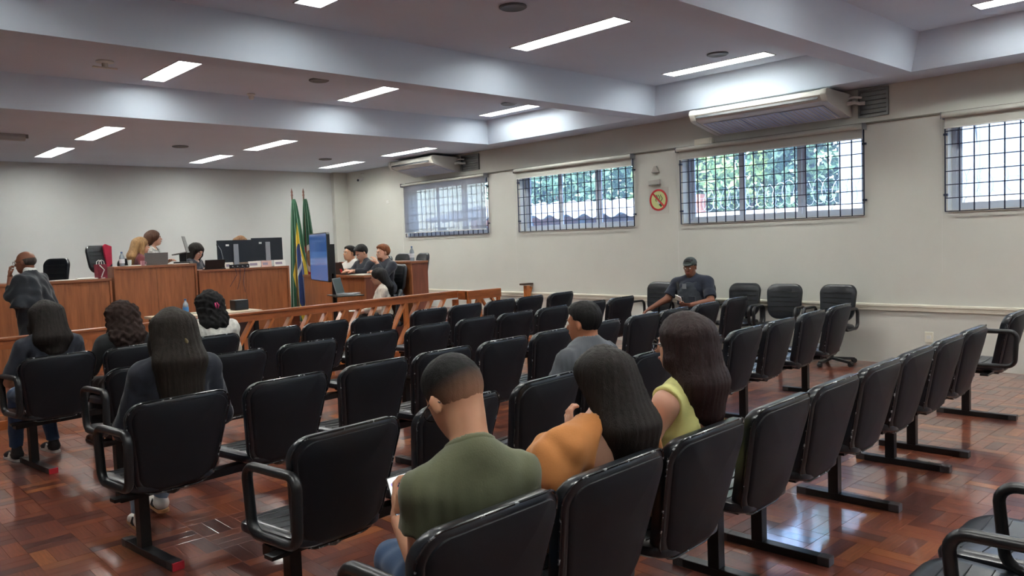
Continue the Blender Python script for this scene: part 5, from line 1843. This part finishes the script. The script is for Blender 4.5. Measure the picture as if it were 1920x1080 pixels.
# --- man in grey polo
P = person('person in a grey polo shirt sitting alone among empty chairs', (3.63, 3.26, 0), R(6), False, SK_TAN, lean=-0.08, head=(R(8), R(4), 0), hfwd=0.02,
       arms=(((-0.29, 0.02, 0.69), (-0.20, 0.28, 0.66)), ((0.28, 0.04, 0.68), (0.12, 0.30, 0.62))), top='polo', top_m=cloth('grey', S(76, 80, 86)), sleeve=0.5, neck=0.060,
       bot_m=M_jean, shoes=SHOE, hair=dict(kind='short', o=0.010, nape=-0.05), hair_m=H_BLACK, res=0.009, tl=0.40, build=1.05, seed=14)
np_obj('collar', [sdf_mesh([cap(P['c7'] + np.array((0, 0.0, -0.02)), P['c7'] + np.array((0, 0.02, 0.035)), 0.082, 0.072, 0.01), cap(P['c7'] + np.array((0, 0.01, 0.02)), P['HT'](0, -0.02, -0.03), 0.064, 0.058, 0.003, sub=True)], 0.007, [(P['c7'] + np.array((0, 0, 0.05)), (0, -0.35, 1))])], cloth('grey', S(76, 80, 86)), P['t'])
# --- three women in the left seats
person('person in a dark short-sleeved top and jeans beside the railing', (1.53, 6.93, 0), R(8), True, SK_MED, lean=-0.04, head=(R(-5), R(8), 0), hfwd=0.035,
       arms=(((-0.27, 0.03, 0.69), (-0.22, 0.28, 0.66)), ((0.25, 0.05, 0.68), (0.1, 0.3, 0.6))), top='tee', top_m=M_navy, sleeve=0.5, neck=0.07, bot_m=M_jean, shoes=SNK2,
       legs=(((-0.10, 0.42, 0.53), (-0.13, 0.42, 0.09)), ((0.10, 0.42, 0.53), (0.16, 0.46, 0.09))), hair=dict(kind='long', end=(0.90, -0.125, 0.075), o=0.018, w0=0.076, wave=0.004), hair_m=H_DARK, res=0.010, build=1.08, tl=0.46, seed=15)
person('person in a long-sleeved black top seated between dark T-shirt and white blouse', (2.10, 7.0, 0), R(4), True, SK_MED, lean=-0.05, head=(R(-12), R(6), 0), hfwd=0.03,
       arms=(((-0.25, 0.04, 0.69), (-0.18, 0.28, 0.64)), ((0.24, 0.05, 0.68), (0.1, 0.3, 0.6))), top='tee', top_m=M_blackcloth, sleeve=0.95, neck=0.07, bot_m=M_blackcloth, shoes=SHOE,
       hair=dict(kind='curly', end=(0.86, -0.12, 0.085), o=0.02, w0=0.08, amp=0.008), hair_m=hairm('curl_brown', S(52, 38, 34), 0.6), res=0.010, tl=0.41, seed=16)
P = person('person in a navy jacket, pale jeans and white sneakers', (1.56, 4.37, 0), R(-4), True, SK_MED, lean=-0.04, head=(R(-4), R(2), 0), hfwd=0.03,
           arms=(((-0.26, 0.05, 0.70), (-0.2, 0.30, 0.64)), ((0.26, 0.05, 0.70), (0.12, 0.3, 0.62))), top='jacket', top_m=M_navy, sleeve=0.95, neck=0.07, bot_m=M_jean2, shoes=SNK,
           legs=(((-0.12, 0.42, 0.53), (-0.10, 0.50, 0.09)), ((0.10, 0.42, 0.53), (0.06, 0.68, 0.12))), hair=dict(kind='long', end=(0.83, -0.135, 0.085), o=0.014, w0=0.07, slant=0.0), hair_m=hairm('long_brown', S(42, 35, 30), 0.45), res=0.009, build=1.05, tl=0.50, seed=17)
hc = P['hc']
MB().tube([(hc[0] + 0.02, hc[1] - 0.15, hc[2] - 0.02), (hc[0] + 0.025, hc[1] - 0.163, hc[2] - 0.045), (hc[0] + 0.03, hc[1] - 0.16, hc[2] - 0.075)], [0.008, 0.012, 0.006], 8).build('hair_clip', mat('clip_brass', S(110, 96, 66), 0.35, metal=0.5), P['t'], smooth='all')
M_blouse = mat('cloth_white_floral', S(222, 220, 212), 0.8, noise=(16, 0.30), bump=(120, 0.08))
P = person('person in a white blouse with a pink hair clip', (2.86, 7.09, 0), R(-3), True, SK_MED, lean=-0.04, side=0.03, head=(R(-18), R(4), 0), hfwd=0.03, build=1.12,
           arms=(((-0.26, 0.06, 0.70), (-0.12, 0.34, 0.74)), ((0.25, 0.08, 0.70), (0.1, 0.34, 0.70))), top='tee', top_m=M_blouse, sleeve=0.9, neck=0.07, bot_m=M_blackcloth, shoes=SHOE,
           hair=dict(kind='curly', end=(0.99, -0.10, 0.06), o=0.022, w0=0.075, amp=0.008, dx=0.05, drape=False), hair_m=hairm('curl_black', S(28, 27, 28), 0.6), res=0.010, tl=0.44, seed=18)
hc = P['hc']
mb = MB()
for q in (-1, 1):
    mb.tube([(hc[0] + 0.01 + q * 0.008, hc[1] - 0.135, hc[2] + 0.03), (hc[0] + 0.015 + q * 0.014, hc[1] - 0.15, hc[2] + 0.005), (hc[0] + 0.015 + q * 0.008, hc[1] - 0.145, hc[2] - 0.025)], [0.006, 0.009, 0.005], 8)
mb.build('hair_clip', mat('clip_pink', S(196, 60, 110), 0.4), P['t'], smooth='all')

# --- officer against the wall
P = person('person in dark uniform, vest and cap seated against the wall', (9.14, 6.20, 0), HB + 0.12, False, SK_DARK, lean=-0.10, side=0.04, head=(R(6), R(9), 0), hfwd=0.045,
           arms=(((-0.33, 0.10, 0.72), (-0.14, 0.32, 0.68)), ((0.33, 0.06, 0.74), (0.47, 0.30, 0.62))), top='tee', top_m=cloth('police_navy', S(26, 32, 48)), sleeve=0.5, neck=0.062,
           bot_m=cloth('police_trousers', S(30, 36, 54)), shoes=SHOE, hair=dict(kind='short', o=0.006, nape=-0.045), hair_m=H_BLACK, res=0.009, build=1.2, tl=0.47, seed=19,
           legs=(((-0.16, 0.42, 0.53), (-0.16, 0.46, 0.09)), ((0.22, 0.42, 0.53), (0.24, 0.5, 0.09))),
           hand_cfg={0: dict(dir=(0.5, 0.8, 0.1), n=(0.5, -0.2, 0.8), side=1, curl=0.7)})
HT, Rh_ = P['HT'], P['Rh']
np_obj('cap', [sdf_mesh([ell(HT(0, -0.016, 0.052), (0.092, 0.112, 0.092), Rh_, 0.01, cut=[(HT(0, 0, 0.045), Rh_ @ np.array((0, -0.12, -1)))]), ell(HT(0, 0.088, 0.058), (0.060, 0.045, 0.007), Rh_ @ rotm(0, 0.2, 0), 0.012)], 0.006)], cloth('cap_green', S(58, 66, 62)), P['t'])
T = P['T']
vp = [ell(T(0, 0.012, 0.25), (0.185, 0.155, 0.20), None, 0.03), ell(T(0, 0.012, 0.14), (0.185, 0.16, 0.15), None, 0.04)] + [cap(T(q * 0.10, 0.05, 0.38), T(q * 0.10, -0.06, 0.42), 0.05, 0.05, 0.03) for q in (-1, 1)]
vp += [cap(P['c7'] + np.array((0, 0.06, -0.06)), P['HT'](0, 0, -0.05), 0.075, 0.07, 0.01, sub=True)] + [ell(T(q * 0.24, 0, 0.27), (0.09, 0.2, 0.13), None, 0.01, sub=True) for q in (-1, 1)]
np_obj('vest', [sdf_mesh(vp, 0.009, [(T(0, 0, 0.02), (0, 0, -1))], folds(0.002, 50, 4))], cloth('vest_grey', S(40, 46, 54)), P['t'])
for q in (-1, 1):
    MB().box(-0.045, -0.018, -0.055, 0.045, 0.018, 0.055).build('pouch', cloth('pouch_navy', S(30, 35, 46)), P['t'], loc=tuple(T(q * 0.085, 0.165, 0.15)), bevel=0.008)
MB().box(-0.03, -0.003, -0.035, 0.03, 0.003, 0.035).build('badge', M_silver, P['t'], loc=tuple(T(0.02, 0.178, 0.34)), bevel=0.004)
for dz in (0, -0.03):
    MB().box(-0.03, -0.004, -0.008, 0.03, 0.004, 0.008).build('sleeve_stripe', M_white, P['t'], loc=tuple(P['sh'][0] + np.array((-0.062, 0.07, -0.11 + dz))), rot=(0, 0, 0.9))
MB().tube([T(0.12, 0.19, 0.40), T(0.10, 0.20, 0.30)], 0.02, 8).build('radio', M_plastic, P['t'], smooth=True)
t = thing('folded_paper', 'pale folded paper in the hand of the person in uniform', 'paper', (8.79, 6.17, 0.77), 0.4)
MB().box(-0.05, -0.045, -0.006, 0.05, 0.045, 0.006).build('sheet', M_paper, t, rot=(0.5, 0.75, 0))

# --- robed lawyer standing
def robe(q):
    T, sh = q['T'], q['sh']
    pr = []
    for i, s in enumerate((-1, 1)):
        hem = [((0, 0, (1.00, 0.93)[i]), (s * 0.25, 0, -1))]
        pr += [cap(sh[i] + np.array((-s * 0.03, -0.01, -0.01)), np.array((s * 0.27, 0.0 if s < 0 else -0.03, 0.90)), 0.07, 0.115, 0.05, cut=hem), cap(T(s * 0.07, -0.05, 0.40), np.array((s * 0.13, -0.09, 0.90)), 0.08, 0.12, 0.05, cut=hem)]
    pr += [cap((-0.07, -0.01, 1.1), (-0.07, -0.02, 0.5), 0.13, 0.14, 0.04, cut=[((0, 0, 0.55), (0, 0, -1))]), cap((0.07, -0.01, 1.1), (0.07, -0.02, 0.5), 0.13, 0.14, 0.04, cut=[((0, 0, 0.55), (0, 0, -1))])]
    return pr


P = person('person standing in a black robe with a hand raised to the face', (2.17, 10.35, 0), R(44), False, SK_DARK, sit=False, lean=0.04, head=(R(10), R(4), 0), hfwd=0.035,
           arms=(((-0.22, 0.12, 1.20), (-0.07, 0.20, 1.40)), ((0.26, -0.02, 1.12), (0.24, 0.10, 0.92))), top='robe', top_m=cloth('robe_black', S(22, 28, 36)), sleeve=0.8, neck=0.07,
           bot_m=M_blackcloth, shoes=SHOE, hair=None, res=0.010, tl=0.505, seed=20, extra=robe, amp=0.007, hand_cfg={0: dict(dir=(0.2, 0.2, 0.9), n=(0.5, -0.6, 0), side=-1, curl=0.9)})
HT, Rh_ = P['HT'], P['Rh']
glasses(P, M_gl)
np_obj('collar', [sdf_mesh([cap(P['c7'] + np.array((0, 0.01, 0.03)), P['c7'] + np.array((0, 0.03, 0.065)), 0.072, 0.064, 0.01), ell(P['c7'] + np.array((0, 0.10, 0.0)), (0.03, 0.025, 0.07), None, 0.02)], 0.007, [(P['c7'] + np.array((0, 0, 0.085)), (0, -0.3, 1))])], cloth('collar_white', S(220, 220, 216)), P['t'])
np_obj('hair', [sdf_mesh([ell(HT(0, -0.022, 0.02), (0.0835, 0.1005, 0.075), Rh_, 0.01, cut=[(HT(0, 0, 0.04), Rh_ @ np.array((0, 0.3, 1))), (HT(0, 0.0, 0), Rh_ @ np.array((0, 1, -0.3))), (HT(0, 0, -0.05), Rh_ @ np.array((0, 0, -1)))])] + [ell(HT(q * 0.09, 0.0, -0.012), (0.028, 0.03, 0.042), Rh_, 0.004, sub=True) for q in (-1, 1)], 0.007)], hairm('grey_stubble', S(70, 62, 58), 0.7), P['t'])

# --- the bench: two judges, a clerk, a person behind the monitors (facing the audience or each other)
office_chair(4.12, 12.83, 0.62, math.pi, 'chair of the person in dark red at the central bench')
person('person in a dark red top behind the central bench laptop', (4.12, 12.78, 0.60), R(-100), True, SK_LIGHT, lean=0.06, head=(R(-12), R(4), 0), top='tee', top_m=cloth('wine', S(104, 46, 50)), sleeve=0.9, neck=0.08, bot_m=M_blackcloth, shoes=SHOE,
       legs=(((-0.10, 0.30, 0.53), (-0.10, 0.3, 0.09)), ((0.10, 0.30, 0.53), (0.10, 0.3, 0.09))), arms=(((-0.24, 0.05, 0.70), (-0.10, 0.26, 0.72)), ((0.25, 0.05, 0.76), (0.12, 0.22, 0.93))),
       hair=dict(kind='long', end=(0.86, -0.10, 0.08), o=0.02, w0=0.078), hair_m=H_BLOND, res=0.011, tl=0.45, seed=21)
office_chair(4.42, 13.25, 0.62, math.pi, 'chair of the person in the print top at the central bench')
M_print = mat('cloth_black_white_print', S(120, 120, 116), 0.8, noise=(11, 1.0), mix2=S(230, 228, 222))
person('person in a black and white print top at the central bench', (4.45, 13.12, 0.70), R(-128), True, SK_LIGHT, lean=0.02, head=(R(20), R(-4), R(6)), top='tee', top_m=M_print, sleeve=0.55, neck=0.085, bot_m=M_blackcloth, shoes=SHOE,
       legs=(((-0.10, 0.30, 0.53), (-0.10, 0.3, 0.09)), ((0.10, 0.30, 0.53), (0.10, 0.3, 0.09))), arms=(((-0.26, 0.06, 0.74), (-0.02, 0.26, 0.80)), ((0.25, 0.06, 0.72), (0.1, 0.3, 0.72))),
       hair=dict(kind='long', end=(0.88, -0.10, 0.08), o=0.020, w0=0.078, wave=0.006, drape=False), hair_m=H_BROWN, res=0.011, tl=0.46, seed=22)
office_chair(5.02, 12.97, 0.5, math.pi, 'chair of the person in the navy blazer')
person('person in a navy blazer looking down at the clerk bench', (4.99, 12.92, 0.50), R(-140), True, SK_LIGHT, lean=0.10, head=(R(-20), R(30), 0), hfwd=0.06, top='jacket', top_m=M_navy, sleeve=0.95, neck=0.085, bot_m=M_blackcloth, shoes=SHOE,
       legs=(((-0.10, 0.30, 0.53), (-0.10, 0.3, 0.09)), ((0.10, 0.30, 0.53), (0.10, 0.3, 0.09))), arms=(((-0.26, 0.08, 0.76), (-0.10, 0.28, 0.84)), ((0.25, 0.08, 0.76), (0.10, 0.28, 0.84))),
       hair=dict(kind='long', end=(0.80, -0.08, 0.08), o=0.016, w0=0.072, fy=0.02), hair_m=H_DARK, res=0.011, tl=0.45, seed=23)
P = person('person almost hidden behind the two monitors', (5.88, 13.05, 0.58), math.pi, True, SK_LIGHT, lean=0.02, top='tee', top_m=cloth('sand', S(150, 130, 110)), sleeve=0.9, neck=0.08, bot_m=M_blackcloth, shoes=SHOE,
           hair=dict(kind='long', end=(0.92, -0.09, 0.075), o=0.02, w0=0.076), hair_m=hairm('light_brown', S(124, 90, 62)), res=0.012, tl=0.46, seed=24, legs=(((-0.10, 0.30, 0.53), (-0.10, 0.3, 0.09)), ((0.10, 0.30, 0.53), (0.10, 0.3, 0.09))))
office_chair(5.88, 13.1, 0.5, math.pi, 'chair of the person behind the monitors')

# --- three men at the defence desk, facing left
cl_robe = cloth('gown_dark', S(34, 38, 48))
lg = (((-0.10, 0.30, 0.53), (-0.10, 0.3, 0.09)), ((0.10, 0.30, 0.53), (0.10, 0.3, 0.09)))
for i, (y, lab, m, hm, hd, sk_, kw) in enumerate(((11.62, 'person in a white T-shirt at the defence desk', cloth('white', S(216, 214, 208)), H_BLACK, (R(0), R(-6), 0), SK_MED, dict(arms=None)),
                                             (11.12, 'person in a dark gown bending over the defence desk between two others', cl_robe, H_BLACK, (R(0), R(28), 0), SK_LIGHT, dict(lean=0.22)),
                                             (10.64, 'person in a dark gown with a hand at the chin', cl_robe, H_GING, (R(-6), R(2), 0), SK_LIGHT, dict(lean=0.02)))):
    office_chair(7.22, y, 0.36, HB, 'chair of the person %s at the defence desk' % ['in the white T-shirt', 'bending forward', 'with hand at chin'][i])
    a_ = None
    if i == 2:
        a_ = (((-0.22, 0.18, 0.78), (-0.06, 0.20, 0.98)), ((0.20, 0.16, 0.80), (0.05, 0.24, 0.84)))
    elif i == 1:
        a_ = (((-0.20, 0.2, 0.84), (-0.10, 0.36, 0.86)), ((0.20, 0.2, 0.84), (0.08, 0.36, 0.86)))
    else:
        a_ = (((-0.22, 0.12, 0.84), (-0.12, 0.32, 0.87)), ((0.22, 0.12, 0.84), (0.12, 0.32, 0.87)))
    P = person(lab, (7.19, y, 0.36), HB, False, sk_, lean=kw.get('lean', 0.04), head=hd, top='tee' if i == 0 else 'jacket', top_m=m, sleeve=0.5 if i == 0 else 0.95, neck=0.066, bot_m=M_blackcloth, shoes=SHOE, legs=lg, arms=a_,
               hair=dict(kind='short', o=0.014 if i else 0.010, nape=-0.04), hair_m=hm, res=0.011, tl=0.44 if i != 1 else 0.47, seed=30 + i)
    if i == 2:
        HT, Rh_ = P['HT'], P['Rh']
        np_obj('beard', [sdf_mesh([ell(HT(0, 0.045, -0.078), (0.052, 0.052, 0.042), Rh_, 0.01)], 0.007, [(HT(0, 0, -0.048), Rh_ @ np.array((0, 0.1, 1)))])], H_GING, P['t'])

# --- woman in a pale striped blouse before the railing
office_chair(6.72, 10.0, 0, R(56), 'low black chair under the person in the pale striped blouse')
M_stripe = mat('cloth_striped', S(206, 198, 186), 0.8, noise=(14, 0.3), stretch=(5, 5, 0.4))
person('person in a pale striped blouse seated by the railing', (6.68, 9.97, 0), R(56), True, SK_LIGHT, lean=0.04, head=(R(-8), R(10), 0), hfwd=0.05, top='tee', top_m=M_stripe, sleeve=0.9, neck=0.075, bot_m=M_blackcloth, shoes=SHOE,
       arms=(((-0.24, 0.10, 0.70), (-0.10, 0.34, 0.64)), ((0.24, 0.10, 0.70), (0.08, 0.34, 0.64))), hair=dict(kind='long', end=(0.86, -0.10, 0.07), o=0.016, w0=0.072, drape=False), hair_m=H_BLACK, res=0.010, tl=0.46, seed=35)
paper(6.36, 10.16, 0.655, 0.21, 0.30, R(62), 'white papers on the lap of the person in the striped blouse', 2)
